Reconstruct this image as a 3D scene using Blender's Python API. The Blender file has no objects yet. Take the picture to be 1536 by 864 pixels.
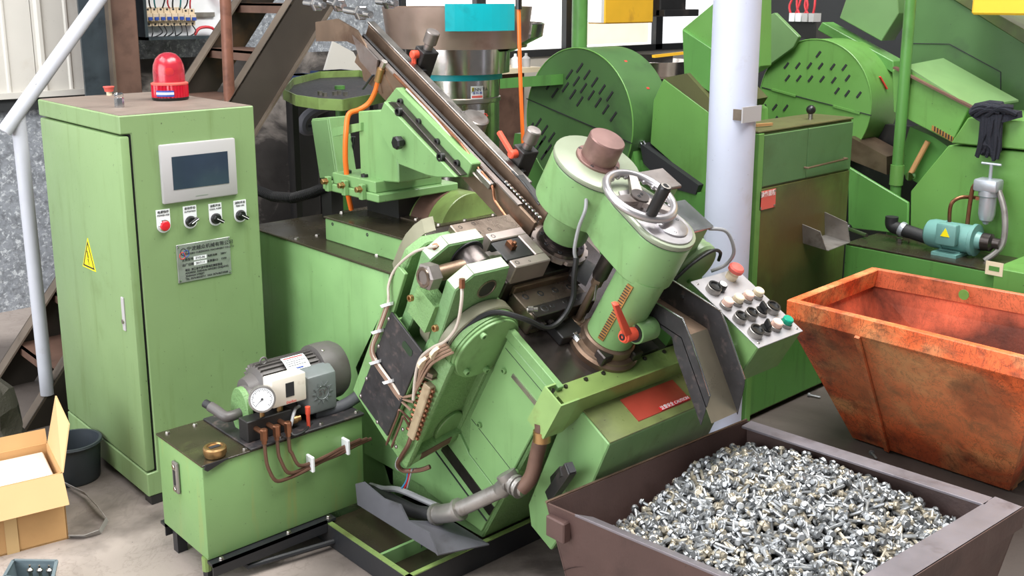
import bpy, bmesh, math, random
from mathutils import Vector, Matrix, Quaternion
random.seed(7)
# ------------------------------------------------------------------ camera, world, lights
SC = bpy.context.scene
F, YAW, PIT, PX, PY, HC = 1550.0, math.radians(42.4), math.radians(12.1), 768.0, 326.0, 1.9
FW = Vector((math.cos(PIT)*math.sin(YAW), math.cos(PIT)*math.cos(YAW), -math.sin(PIT)))
RT = Vector((math.cos(YAW), -math.sin(YAW), 0)); DN = FW.cross(RT)
CAM = Vector((0, 0, HC))
cd = bpy.data.cameras.new('camera'); co = bpy.data.objects.new('camera', cd)
SC.collection.objects.link(co); SC.camera = co
co.location = CAM
co.rotation_euler = Matrix((RT, -DN, -FW)).transposed().to_euler()
cd.sensor_width = 36; cd.lens = 36*F/1536; cd.shift_y = (PY-432)/1536; cd.clip_start = .05; cd.clip_end = 100
SC.view_settings.view_transform = 'Standard'; SC.view_settings.look = 'None'
SC.view_settings.exposure = 0.34; SC.view_settings.gamma = 1.0; SC.view_settings.use_curve_mapping = False
wd = bpy.data.worlds.new('sky'); SC.world = wd; wd.use_nodes = True
wd.node_tree.nodes['Background'].inputs[0].default_value = (.93, .97, 1, 1)
wd.node_tree.nodes['Background'].inputs[1].default_value = .15
def area(name, loc, tgt, sx, sy, power, col=(1, 1, 1)):
    l = bpy.data.lights.new(name, 'AREA'); l.shape = 'RECTANGLE'; l.size = sx; l.size_y = sy; l.energy = power; l.color = col
    o = bpy.data.objects.new(name, l); SC.collection.objects.link(o); o.location = loc
    o.rotation_euler = (Vector(tgt)-Vector(loc)).to_track_quat('-Z', 'Y').to_euler(); return o
area('roof_skylight', (2.9, 1.3, 6.0), (2.7, 2.0, .6), 6.0, 2.4, 560, (1, .99, .96))
area('roof_skylight', (-1.5, 4.2, 6.0), (1.6, 3.6, .6), 5.0, 2.2, 230, (.97, .98, 1))
area('door_daylight', (-4.2, 2.6, 2.6), (2.4, 2.9, .8), 6.0, 3.4, 385, (.93, .96, 1))
# ------------------------------------------------------------------ pixel -> plane helpers (1536 x 864 frame)
S30, C30 = math.sin(math.radians(30)), math.cos(math.radians(30))
VH = Vector((0, C30, S30)); WH = Vector((0, -S30, C30)); UH = Vector((1, 0, 0))
XH, YH, ZH = Vector((1, 0, 0)), Vector((0, 1, 0)), Vector((0, 0, 1))
def ray(x, y): return FW + RT*((x-PX)/F) + DN*((y-PY)/F)
def onpl(n, c, x, y):
    r = ray(x, y); return CAM + r*((c-CAM.dot(n))/r.dot(n))
def X(c, x, y): return onpl(XH, c, x, y)
def Y(c, x, y): return onpl(YH, c, x, y)
def Z(c, x, y): return onpl(ZH, c, x, y)
def V(c, x, y): return onpl(VH, c, x, y)
def W(c, x, y): return onpl(WH, c, x, y)
def T(u, v, w): return Vector((u, v*C30-w*S30, v*S30+w*C30))     # frame of the tilted machine bed
def px(plane, c, *pts): return [plane(c, a, b) for a, b in pts]
# ------------------------------------------------------------------ materials
def lin(c):
    c = [v/255 for v in c]
    return tuple(v/12.92 if v <= .04045 else ((v+.055)/1.055)**2.4 for v in c) + (1,)
MATS = {}
def mat(name, col, rough=.5, metal=0., dirt=None, amt=.4, scale=3., streak=False, speck=0., bump=.05, bscale=60., var=.12, spec=.5, alpha=1., emit=0., trans=0., coat=0., dirt2=None, amt2=.5, scale2=2., scr=0., scrs=7., scol=(50, 36, 28)):
    m = bpy.data.materials.new(name); MATS[name] = m; m.use_nodes = True
    nt = m.node_tree; N = nt.nodes; L = nt.links; b = N['Principled BSDF']
    b.inputs['Roughness'].default_value = rough; b.inputs['Metallic'].default_value = metal
    b.inputs['Specular IOR Level'].default_value = spec
    b.inputs['Coat Weight'].default_value = coat
    if trans: b.inputs['Transmission Weight'].default_value = trans
    if alpha < 1: b.inputs['Alpha'].default_value = alpha
    tc = N.new('ShaderNodeTexCoord')
    def noise(sc, det=4, stretch=None, dist=0.):
        n = N.new('ShaderNodeTexNoise'); n.inputs['Scale'].default_value = sc; n.inputs['Detail'].default_value = det; n.inputs['Roughness'].default_value = .62; n.inputs['Distortion'].default_value = dist
        if stretch:
            mp = N.new('ShaderNodeMapping'); mp.inputs['Scale'].default_value = stretch; L.new(tc.outputs['Object'], mp.inputs[0]); L.new(mp.outputs[0], n.inputs['Vector'])
        else: L.new(tc.outputs['Object'], n.inputs['Vector'])
        return n.outputs['Fac']
    def ramp(src, lo, hi):
        r = N.new('ShaderNodeMapRange'); r.inputs['From Min'].default_value = lo; r.inputs['From Max'].default_value = hi; L.new(src, r.inputs['Value']); return r.outputs[0]
    def mix(a, bcol, fac, mul=1.):
        x = N.new('ShaderNodeMix'); x.data_type = 'RGBA'
        if mul != 1:
            mm = N.new('ShaderNodeMath'); mm.operation = 'MULTIPLY'; L.new(fac, mm.inputs[0]); mm.inputs[1].default_value = mul; fac = mm.outputs[0]
        L.new(fac, x.inputs[0])
        for s, v in ((x.inputs[6], a), (x.inputs[7], bcol)):
            if isinstance(v, tuple): s.default_value = v
            else: L.new(v, s)
        return x.outputs[2]
    base = lin(col); out = base
    if var:
        k = tuple(min(1, v*(1+var*1.6)) for v in base[:3])+(1,); d = tuple(v*(1-var) for v in base[:3])+(1,)
        out = mix(d, k, ramp(noise(scale*.7, 3), .3, .7))
    if dirt2: out = mix(out, lin(dirt2), ramp(noise(scale2, 6, None, .6), .62-.28*amt2, .72-.2*amt2), 1.)
    if dirt: out = mix(out, lin(dirt), ramp(noise(scale, 6, None, .3), .68-.3*amt, .86-.2*amt), .85)
    if dirt and streak: out = mix(out, lin(dirt), ramp(noise(5, 5, (4, 4, .35)), .56, .78), .6)
    if scr:
        for st_, sc_ in ((None, scrs), ((1, 1, .25), scrs*1.7)):
            ab = N.new('ShaderNodeMath'); ab.operation = 'SUBTRACT'; L.new(noise(sc_, 5, st_, 1.2), ab.inputs[0]); ab.inputs[1].default_value = .5
            a2 = N.new('ShaderNodeMath'); a2.operation = 'ABSOLUTE'; L.new(ab.outputs[0], a2.inputs[0])
            out = mix(out, lin(scol), ramp(a2.outputs[0], .016, .002), scr)
    if speck: out = mix(out, lin((45, 40, 32)), ramp(noise(70, 2), .74-.12*speck, .80-.1*speck), .7)
    if isinstance(out, tuple): b.inputs['Base Color'].default_value = out
    else: L.new(out, b.inputs['Base Color'])
    if emit:
        if isinstance(out, tuple): b.inputs['Emission Color'].default_value = out
        else: L.new(out, b.inputs['Emission Color'])
        b.inputs['Emission Strength'].default_value = emit
    if bump:
        bp = N.new('ShaderNodeBump'); bp.inputs['Strength'].default_value = bump; bp.inputs['Distance'].default_value = .01; L.new(noise(bscale, 4), bp.inputs['Height']); L.new(bp.outputs[0], b.inputs['Normal'])
    if rough > .15 and not trans:
        rr = N.new('ShaderNodeMapRange'); rr.inputs['To Min'].default_value = max(.05, rough-.12); rr.inputs['To Max'].default_value = min(1, rough+.15); L.new(noise(scale*2.3, 4), rr.inputs['Value']); L.new(rr.outputs[0], b.inputs['Roughness'])
    return m
OIL = (66, 58, 34)
mat('cab_green', (126, 152, 103), .42, dirt=(98, 118, 62), amt=.3, scale=2.2, streak=True, speck=.25, var=.07)
mat('panel_green', (104, 140, 82), .42, dirt=(80, 104, 60), amt=.3, scale=5, var=.08)
mat('panel_face', (172, 169, 172), .4, .25, dirt=(150, 146, 146), amt=.3, scale=12, var=.06)
mat('bare_sheet', (170, 160, 140), .3, .85, dirt=(120, 108, 84), amt=.35, scale=5, var=.15)
mat('roof_dust', (122, 108, 98), .6, dirt=(92, 80, 72), amt=.45, scale=5, var=.12)
mat('mach_green', (120, 158, 102), .36, dirt=(92, 116, 68), amt=.36, scale=3.5, speck=.3, var=.12, streak=True)
mat('worn_top', (160, 168, 150), .4, .15, dirt=(136, 158, 126), amt=.4, scale=7, var=.08)
mat('yoke_green', (104, 140, 92), .45, dirt=(84, 108, 70), amt=.4, scale=4, speck=.1, var=.1, bump=.35, bscale=70)
mat('worn_green', (136, 162, 120), .36, dirt=(110, 120, 92), amt=.45, scale=4, speck=.1, var=.1)
mat('cast_green', (112, 148, 94), .42, dirt=(70, 100, 52), amt=.3, scale=5, speck=.2, var=.1, bump=.5, bscale=85)
mat('oily_dark', (112, 122, 74), .3, dirt=(54, 48, 36), amt=.95, scale=4.2, var=.18, speck=.3)
mat('oily_green', (124, 148, 84), .3, dirt=OIL, amt=.75, scale=3.2, var=.15, speck=.3)
mat('oil_top', (50, 45, 34), .24, dirt=(92, 100, 58), amt=.3, scale=3., var=.25, spec=.6)
mat('tank_green', (120, 156, 98), .4, dirt=(150, 150, 80), amt=.25, scale=3., streak=True, speck=.35, var=.08)
mat('bg_green_dark', (72, 108, 60), .45, dirt=(52, 66, 48), amt=.5, scale=2.5, speck=.2, var=.15)  # darker copy of bg_green; the round guard's shade is put into this colour
mat('bg_green', (84, 136, 66), .4, dirt=(58, 84, 42), amt=.42, scale=2.0, speck=.2, var=.14, streak=True)
mat('bg_green_light', (98, 146, 72), .4, dirt=(76, 110, 46), amt=.38, scale=2.0, speck=.2, var=.12, streak=True)
mat('hood_pale', (104, 138, 88), .4, dirt=(100, 132, 84), amt=.3, scale=3, var=.1)
mat('bg_green_teal', (78, 114, 72), .42, dirt=(64, 84, 46), amt=.5, scale=2.5, var=.12)
mat('top_grime', (88, 88, 54), .45, dirt=(66, 58, 38), amt=.5, scale=4, var=.15)
mat('lid_grey', (138, 146, 124), .38, .1, dirt=(124, 128, 104), amt=.4, scale=5, var=.08)
mat('satin_steel', (186, 182, 184), .33, .85, dirt=(160, 150, 146), amt=.25, scale=9, var=.06)
mat('bg_green_oily', (94, 118, 58), .35, dirt=(66, 50, 32), amt=.95, scale=2.2, streak=True, var=.15)
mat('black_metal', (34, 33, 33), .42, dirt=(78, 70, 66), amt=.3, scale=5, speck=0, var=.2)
mat('black_plate', (44, 42, 44), .5, dirt=(104, 88, 84), amt=.42, scale=26, var=.25)
mat('base_black', (32, 33, 36), .45, dirt=(66, 60, 54), amt=.35, scale=4, var=.2)
mat('black_plastic', (22, 22, 23), .35, var=.05, bump=0)
mat('rubber', (34, 34, 36), .55, var=.1, bump=.1)
mat('grey_rubber', (86, 86, 92), .6, dirt=(54, 50, 48), amt=.4, scale=6)
mat('steel', (176, 170, 164), .3, 1., dirt=(110, 92, 78), amt=.3, scale=8, var=.15)
mat('oily_steel', (136, 122, 110), .28, .85, dirt=(70, 54, 44), amt=.5, scale=7, var=.2)
mat('dark_steel', (84, 78, 76), .32, .9, dirt=(52, 44, 40), amt=.4, scale=8, var=.2)
mat('ram_steel', (172, 158, 152), .35, .6, dirt=(120, 98, 86), amt=.35, scale=9, var=.12)
mat('shroud_grey', (126, 124, 104), .4, .2, dirt=(96, 92, 76), amt=.4, scale=5, var=.12)
mat('slot_dark', (30, 52, 28), .6, var=0, bump=0)
mat('wet_steel', (104, 96, 92), .18, .8, dirt=(60, 50, 46), amt=.5, scale=4, var=.25, bump=.02)
mat('bright_steel', (206, 206, 208), .22, 1., var=.08)
mat('chrome', (220, 220, 222), .1, 1., var=0, bump=0)
mat('worn_steel', (150, 142, 138), .38, .9, dirt=(96, 74, 62), amt=.5, scale=6, var=.2)
mat('brown_steel', (128, 108, 92), .4, .75, dirt=(84, 62, 48), amt=.6, scale=5, var=.25)
mat('cap_brown', (132, 102, 96), .4, .55, dirt=(96, 74, 66), amt=.4, scale=6, var=.12)
mat('copper', (140, 96, 72), .35, .9, dirt=(76, 54, 44), amt=.4, scale=14, var=.2)
mat('brass', (170, 136, 92), .35, .9, dirt=(96, 76, 52), amt=.4, scale=14)
mat('galv', (150, 146, 142), .4, .7, dirt=(98, 86, 76), amt=.45, scale=12, var=.15)
mat('grey_motor', (88, 84, 82), .45, dirt=(70, 60, 54), amt=.45, scale=7, var=.12)
mat('motor_box', (112, 118, 118), .4, dirt=(84, 80, 74), amt=.3, scale=9, var=.08)
mat('white_plastic', (226, 222, 216), .4, dirt=(190, 180, 165), amt=.2, scale=6, var=.03, bump=0)
mat('cream_plastic', (226, 218, 206), .45, dirt=(186, 168, 150), amt=.25, scale=9, var=.04, bump=0)
mat('bezel', (178, 175, 176), .4, var=.03, bump=0)
mat('screen', (46, 58, 74), .12, dirt=(62, 72, 84), amt=.3, scale=8, var=.1, bump=0, spec=.7)
mat('label_white', (232, 234, 236), .5, var=.02, bump=0)
mat('label_grey', (164, 168, 164), .35, .6, dirt=(130, 132, 126), amt=.3, scale=14, var=.06, bump=0)
mat('ink', (40, 40, 44), .6, var=0, bump=0)
mat('ink_white', (240, 240, 240), .6, var=0, bump=0)
mat('ink_red', (206, 60, 52), .6, var=0, bump=0)
mat('ink_blue', (40, 70, 150), .6, var=0, bump=0)
mat('yellow_sign', (240, 222, 20), .45, var=.03, bump=0)
mat('red_btn', (206, 30, 44), .3, var=.04, bump=0)
mat('red_handle', (224, 84, 60), .42, dirt=(170, 60, 40), amt=.2, scale=12, var=.05, bump=0)
mat('red_faded', (206, 92, 82), .5, var=.1, bump=0)
mat('red_plate', (156, 60, 46), .35, dirt=(110, 44, 34), amt=.4, scale=9, var=.1)
mat('teal', (0, 160, 170), .4, dirt=(20, 110, 112), amt=.2, scale=5, var=.06)
mat('mirror_steel', (190, 182, 176), .16, 1., dirt=(120, 92, 80), amt=.35, scale=5, var=.15, bump=.03, bscale=8)
mat('brushed_brown', (172, 150, 138), .35, .85, dirt=(120, 92, 80), amt=.4, scale=4, var=.15)
mat('orange_hose', (236, 112, 36), .4, var=.06, bump=0)
mat('white_paint', (186, 188, 196), .45, dirt=(150, 140, 132), amt=.22, scale=7, speck=.15, var=.04)
mat('column_white', (196, 200, 218), .5, dirt=(176, 168, 164), amt=.25, scale=5, speck=.1, var=.03)
mat('wall_panel', (200, 196, 188), .55, dirt=(176, 164, 148), amt=.25, scale=2.5, var=.04, speck=.1)
mat('plaster', (132, 136, 142), .85, dirt=(84, 86, 90), amt=.6, scale=26, var=.2, dirt2=(196, 200, 204), amt2=.35, scale2=46, bump=.3)
mat('dirty_concrete', (64, 60, 58), .85, dirt=(40, 36, 34), amt=.5, scale=3, var=.3, dirt2=(138, 130, 124), amt2=.35, scale2=3.2, bump=.3)
mat('rust_brown', (104, 78, 66), .6, .2, dirt=(66, 46, 38), amt=.6, scale=5, var=.2)
mat('rust_pipe', (124, 82, 66), .5, .3, dirt=(74, 46, 38), amt=.6, scale=9, var=.2)
mat('stair_steel', (116, 104, 92), .45, .5, dirt=(74, 58, 46), amt=.55, scale=4, var=.25)
mat('stair_plate', (60, 54, 48), .5, .4, dirt=(120, 90, 58), amt=.35, scale=2.5, var=.3)
mat('blue_steel', (82, 92, 100), .35, .7, dirt=(40, 42, 44), amt=.5, scale=4, var=.2)
mat('orange_bin', (242, 106, 56), .5, scr=.5, scrs=12., dirt=(76, 38, 28), amt=.6, scale=10, var=.22, dirt2=(236, 164, 108), amt2=.5, scale2=2.6, speck=.2, bump=.15)
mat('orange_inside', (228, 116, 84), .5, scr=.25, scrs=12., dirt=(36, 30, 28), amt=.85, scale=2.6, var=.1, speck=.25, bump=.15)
mat('orange_rim', (210, 116, 80), .5, scr=.4, scrs=14., dirt=(96, 60, 46), amt=.55, scale=9, var=.15)
mat('brown_bin', (84, 64, 60), .5, .25, dirt=(56, 42, 40), amt=.5, scale=4, var=.15, speck=.1, bump=.12)
mat('bin_rim', (128, 122, 128), .42, .4, dirt=(84, 72, 74), amt=.4, scale=8, var=.12)
mat('zinc', (152, 154, 156), .4, .8, var=.25, dirt=(104, 102, 98), amt=.35, scale=40, bump=0)
mat('zinc_warm', (176, 168, 152), .42, .75, var=.2, bump=0)
mat('pile_dark', (38, 37, 37), .5, .6, var=.3)
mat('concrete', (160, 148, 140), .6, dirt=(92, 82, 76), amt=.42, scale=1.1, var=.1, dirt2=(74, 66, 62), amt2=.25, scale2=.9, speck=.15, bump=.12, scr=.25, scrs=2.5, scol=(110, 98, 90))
mat('cardboard', (190, 148, 98), .75, dirt=(184, 140, 92), amt=.3, scale=6, var=.06)
mat('cardboard_light', (206, 168, 120), .75, var=.05)
mat('floor_oil', (92, 82, 76), .42, dirt=(58, 52, 48), amt=.55, scale=2.2, var=.2, dirt2=(128, 116, 106), amt2=.3, scale2=4, bump=.12)
mat('inner_card', (214, 198, 184), .7, dirt=(196, 172, 150), amt=.25, scale=6, var=.05)
mat('paper', (232, 228, 232), .7, var=.03, bump=0)
mat('tape', (198, 166, 116), .3, var=.08, bump=0)
mat('bucket_grey', (50, 56, 62), .5, dirt=(46, 48, 52), amt=.4, scale=6)  # darkened grey: the shade beside the cabinet is put into the colour
mat('crate_grey', (98, 112, 118), .5, dirt=(60, 68, 72), amt=.35, scale=9)
mat('strap', (150, 146, 142), .5, var=.1)
mat('cloth_black', (30, 32, 42), .95, var=.3, bump=.6, bscale=160)
mat('cloth_grey', (70, 66, 58), .95, var=.3, bump=.5, bscale=90)
mat('window_light', (250, 252, 255), .4, emit=.95, var=.02, bump=0)
mat('window_warm', (250, 236, 216), .4, emit=.8, var=.05, bump=0, scale=9)
mat('bin_blue', (40, 56, 92), .5, var=.1)
mat('dark_frame', (42, 44, 46), .5, var=.1)
mat('yellow_box', (246, 190, 50), .45, dirt=(200, 140, 50), amt=.25, scale=5, var=.04)
mat('cable_black', (30, 30, 32), .5, var=0, bump=0)
mat('cable_grey', (150, 150, 152), .45, var=.05, bump=0)
mat('tube_white', (196, 184, 172), .4, .2, var=.06, bump=0)
mat('manifold_tan', (166, 148, 120), .5, .1, dirt=(126, 104, 80), amt=.35, scale=18, var=.06)
mat('tube_tan', (150, 122, 104), .4, .3, var=.1, bump=0)
mat('drip_green', (132, 162, 98), .38, dirt=(120, 112, 62), amt=.4, scale=9, var=.1)
mat('tube_brown', (112, 82, 68), .35, .4, var=.12, bump=0)
mat('wire_red', (190, 40, 50), .5, var=0, bump=0)
mat('wire_teal', (30, 120, 124), .5, var=0, bump=0)
mat('wire_blue', (70, 140, 180), .5, var=0, bump=0)
mat('breaker', (206, 186, 158), .5, dirt=(160, 130, 100), amt=.3, scale=14, var=.05, bump=0)
mat('teal_motor', (104, 150, 144), .4, dirt=(76, 104, 98), amt=.3, scale=8, var=.08)
mat('alu_grey', (176, 182, 190), .35, .5, dirt=(120, 124, 128), amt=.3, scale=14, var=.06)
mat('knob_cream', (222, 206, 176), .35, var=.05, bump=0)
mat('knob_pink', (232, 192, 176), .35, var=.05, bump=0)
mat('knob_green', (0, 150, 120), .3, var=.05, bump=0)
mat('red_lens', (214, 20, 50), .12, trans=.35, var=.03, bump=0, spec=.6)
mat('red_dome', (232, 70, 92), .22, trans=.7, var=.02, bump=0, spec=.6)
mat('wood_tan', (186, 140, 92), .6, var=.1)
mat('amber', (168, 122, 66), .4, .3, dirt=(110, 70, 40), amt=.4, scale=14, var=.15)
# ------------------------------------------------------------------ geometry helpers
class G:
    def __init__(s): s.v = []; s.f = []
    def add(s, vs, fs):
        n = len(s.v); s.v += [Vector(p) for p in vs]; s.f += [tuple(i+n for i in f) for f in fs]; return s
    def box(s, a, b):
        x0, y0, z0 = a; x1, y1, z1 = b
        return s.add([(x0,y0,z0),(x1,y0,z0),(x1,y1,z0),(x0,y1,z0),(x0,y0,z1),(x1,y0,z1),(x1,y1,z1),(x0,y1,z1)],
                     [(0,3,2,1),(4,5,6,7),(0,1,5,4),(1,2,6,5),(2,3,7,6),(3,0,4,7)])
    def tbox(s, a, b):                                   # box in the tilted frame
        g = G().box(a, b); return s.add([T(*p) for p in g.v], g.f)
    def prism(s, pts, vec):
        pts = [Vector(p) for p in pts]; vec = Vector(vec); n = len(pts)
        return s.add(pts+[p+vec for p in pts], [tuple(range(n)), tuple(range(2*n-1, n-1, -1))]+[(i, i+n, (i+1) % n+n, (i+1) % n) for i in range(n)])
    def loft(s, A, B):
        n = len(A); return s.add(list(A)+list(B), [tuple(range(n)), tuple(range(2*n-1, n-1, -1))]+[(i, i+n, (i+1) % n+n, (i+1) % n) for i in range(n)])
    def sheet(s, pts, t):                                # flat polygon with thickness along its own normal
        pts = [Vector(p) for p in pts]; nn = Vector((0, 0, 0))
        for i in range(len(pts)): nn += (pts[i]-pts[0]).cross(pts[(i+1) % len(pts)]-pts[0])
        return s.prism(pts, nn.normalized()*t)
    def frame(s, ax):
        ax = Vector(ax).normalized(); a = ax.orthogonal().normalized()
        if abs(ax.z) < .9: a = ax.cross(ZH).normalized()
        return ax, a, ax.cross(a)
    def lathe(s, p, ax, prof, n=20, a0=0., a1=None):
        p = Vector(p); ax, a, b = s.frame(ax); full = a1 is None; a1 = a0+2*math.pi if full else a1
        m = n if full else n+1; vs = []; fs = []
        for r, h in prof:
            for k in range(m):
                t = a0+(a1-a0)*k/n; vs.append(p+ax*h+(a*math.cos(t)+b*math.sin(t))*max(r, 1e-4))
        for i in range(len(prof)-1):
            for k in range(n):
                k2 = (k+1) % m; fs.append((i*m+k, i*m+k2, (i+1)*m+k2, (i+1)*m+k))
        if full:
            if prof[0][0] > 1e-3: fs.append(tuple(range(m-1, -1, -1)))
            if prof[-1][0] > 1e-3: fs.append(tuple((len(prof)-1)*m+k for k in range(m)))
        return s.add(vs, fs)
    def cyl(s, p, q, r, r2=None, n=16):
        p, q = Vector(p), Vector(q); d = q-p; return s.lathe(p, d, [(r, 0), (r if r2 is None else r2, d.length)], n)
    def tube(s, pts, r, n=8, sm=0, close=False):
        pts = [Vector(p) for p in pts]
        if sm:
            out = []; m = len(pts)
            for i in range(m-1):
                p0, p1, p2, p3 = pts[max(i-1, 0)], pts[i], pts[i+1], pts[min(i+2, m-1)]
                for k in range(sm):
                    t = k/sm; out.append(.5*((2*p1)+(p2-p0)*t+(2*p0-5*p1+4*p2-p3)*t*t+(3*p1-p0-3*p2+p3)*t**3))
            pts = out+[pts[-1]]
        m = len(pts); vs = []; fs = []; prev = None
        for i, p in enumerate(pts):
            if close: d = (pts[(i+1) % m]-pts[i-1])
            else: d = pts[min(i+1, m-1)]-pts[max(i-1, 0)]
            d.normalize()
            a = d.orthogonal().normalized() if prev is None else (prev-d*prev.dot(d)).normalized()
            prev = a; b = d.cross(a); rr = r(i/(m-1)) if callable(r) else r
            vs += [p+(a*math.cos(2*math.pi*k/n)+b*math.sin(2*math.pi*k/n))*rr for k in range(n)]
        for i in range(m if close else m-1):
            j = (i+1) % m; fs += [(i*n+k, i*n+(k+1) % n, j*n+(k+1) % n, j*n+k) for k in range(n)]
        if not close: fs += [tuple(range(n-1, -1, -1)), tuple((m-1)*n+k for k in range(n))]
        return s.add(vs, fs)
    def bar(s, p, q, a, b, up=ZH):                       # rectangular bar from p to q
        p, q = Vector(p), Vector(q); d = (q-p).normalized(); x = d.cross(Vector(up)).normalized(); y = x.cross(d)
        c = [x*a/2+y*b/2, -x*a/2+y*b/2, -x*a/2-y*b/2, x*a/2-y*b/2]
        return s.loft([p+k for k in c], [q+k for k in c])
    def sphere(s, c, r, n=12, sz=1.):
        return s.lathe(Vector(c)-ZH*r*sz, ZH, [(r*math.sin(math.pi*i/n), r*sz*(1-math.cos(math.pi*i/n))) for i in range(n+1)], n*2)
WLOC = {}
def link(name, me, mt, parent=None, loc=(0, 0, 0)):
    o = bpy.data.objects.new(name, me); SC.collection.objects.link(o)
    if mt and not me.materials: me.materials.append(MATS[mt])
    if parent: o.parent = parent
    o.location = loc; return o
def mesh(name, g, off=Vector((0, 0, 0)), bev=0, seg=1, ang=32):
    me = bpy.data.meshes.new(name); bm = bmesh.new()
    vs = [bm.verts.new(p-off) for p in g.v]
    for f in g.f:
        try: bm.faces.new([vs[i] for i in f])
        except ValueError: pass
    bmesh.ops.recalc_face_normals(bm, faces=bm.faces)
    if bev:
        es = [e for e in bm.edges if len(e.link_faces) == 2 and e.calc_face_angle(0) > .5]
        bmesh.ops.bevel(bm, geom=es, offset=bev, segments=seg, affect='EDGES', profile=.5, clamp_overlap=True)
    bm.to_mesh(me); bm.free()
    for p in me.polygons: p.use_smooth = True
    me.set_sharp_from_angle(angle=math.radians(ang)); return me
def P(name, g, mt, parent, bev=0, seg=1, label=None, ang=32, kind=None):
    off = WLOC[parent.name]; o = link(name, mesh(name, g, off, bev, seg, ang), mt, parent); WLOC[o.name] = off
    if label: o['label'] = label
    if kind: o['kind'] = kind
    return o
def tag(o, label, cat, group=None):
    o['label'] = label; o['category'] = cat
    if group: o['group'] = group
    return o
def thing(name, label, cat, loc, group=None):
    o = bpy.data.objects.new(name, None); SC.collection.objects.link(o); o.location = loc; o.empty_display_size = .05
    WLOC[o.name] = Vector(loc); return tag(o, label, cat, group)
def solo(name, g, mt, label=None, cat=None, group=None, bev=0, seg=1, kind=None, ang=32):
    xs = [p.x for p in g.v]; ys = [p.y for p in g.v]; zs = [p.z for p in g.v]
    off = Vector(((min(xs)+max(xs))/2, (min(ys)+max(ys))/2, min(zs)))
    o = link(name, mesh(name, g, off, bev, seg, ang), mt, None, off); WLOC[o.name] = off
    if label: tag(o, label, cat, group)
    if kind: o['kind'] = kind
    return o
CACHE = {}
def stamp(name, key, make, mt, parent, pos, ax, spin=0.):     # small repeated part: shared mesh built along +Z
    if (key, mt) not in CACHE: CACHE[(key, mt)] = mesh(name, make())
    pos = Vector(pos); o = link(name, CACHE[(key, mt)], mt, parent, pos-(WLOC[parent.name] if parent else Vector((0, 0, 0))))
    o.rotation_mode = 'QUATERNION'; o.rotation_quaternion = Vector(ax).to_track_quat('Z', 'Y') @ Quaternion((0, 0, 1), spin); WLOC[o.name] = pos; return o
def socket(parent, pos, ax, r=.009, h=.01, mt='dark_steel', name='socket_bolt'):
    r = round(r, 4)
    return stamp(name, ('s', r, h), lambda: G().lathe((0, 0, -.003), ZH, [(r, 0), (r, h), (r*.9, h+.001), (r*.55, h+.001), (r*.5, h*.45), (0, h*.45)], 12), mt, parent, pos, ax)
def hexb(parent, pos, ax, r=.009, h=.008, mt='steel', name='hex_bolt'):
    return stamp(name, ('h', r, h), lambda: G().lathe((0, 0, -.003), ZH, [(r*1.25, 0), (r*1.25, .004), (r, .0041), (r, h), (r*.85, h+.0015)], 6), mt, parent, pos, ax, .3)
def rivet(parent, pos, ax, r=.006, h=.003, mt='steel', name='screw'):
    return stamp(name, ('r', r, h), lambda: G().lathe((0, 0, -.002), ZH, [(r, 0), (r, h*.5+.002), (r*.6, h+.002), (0, h+.002)], 10), mt, parent, pos, ax)
def text(name, s, pos, right, up, size, mt, parent, wscale=1., al='CENTER', vl='CENTER'):
    cu = bpy.data.curves.new('t', 'FONT'); cu.body = s; cu.size = size; cu.extrude = .0004; cu.align_x = al; cu.align_y = vl; cu.resolution_u = 3
    ob = bpy.data.objects.new('t', cu); SC.collection.objects.link(ob)
    bpy.context.view_layer.update()
    me = bpy.data.meshes.new_from_object(ob.evaluated_get(bpy.context.evaluated_depsgraph_get()))
    bpy.data.objects.remove(ob); bpy.data.curves.remove(cu)
    r = Vector(right).normalized(); u = Vector(up).normalized(); n = r.cross(u); pos = Vector(pos)-WLOC[parent.name]
    for v in me.vertices: v.co = pos+r*v.co.x*wscale+u*v.co.y+n*(v.co.z+.0006)
    me.materials.clear(); o = link(name, me, mt, parent); WLOC[o.name] = WLOC[parent.name]; return o
def oval(c, a, b, ra, rb, n=24): return [Vector(c)+a*ra*math.cos(2*math.pi*k/n)+b*rb*math.sin(2*math.pi*k/n) for k in range(n)]
def lerp(a, b, t): return Vector(a)*(1-t)+Vector(b)*t
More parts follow.
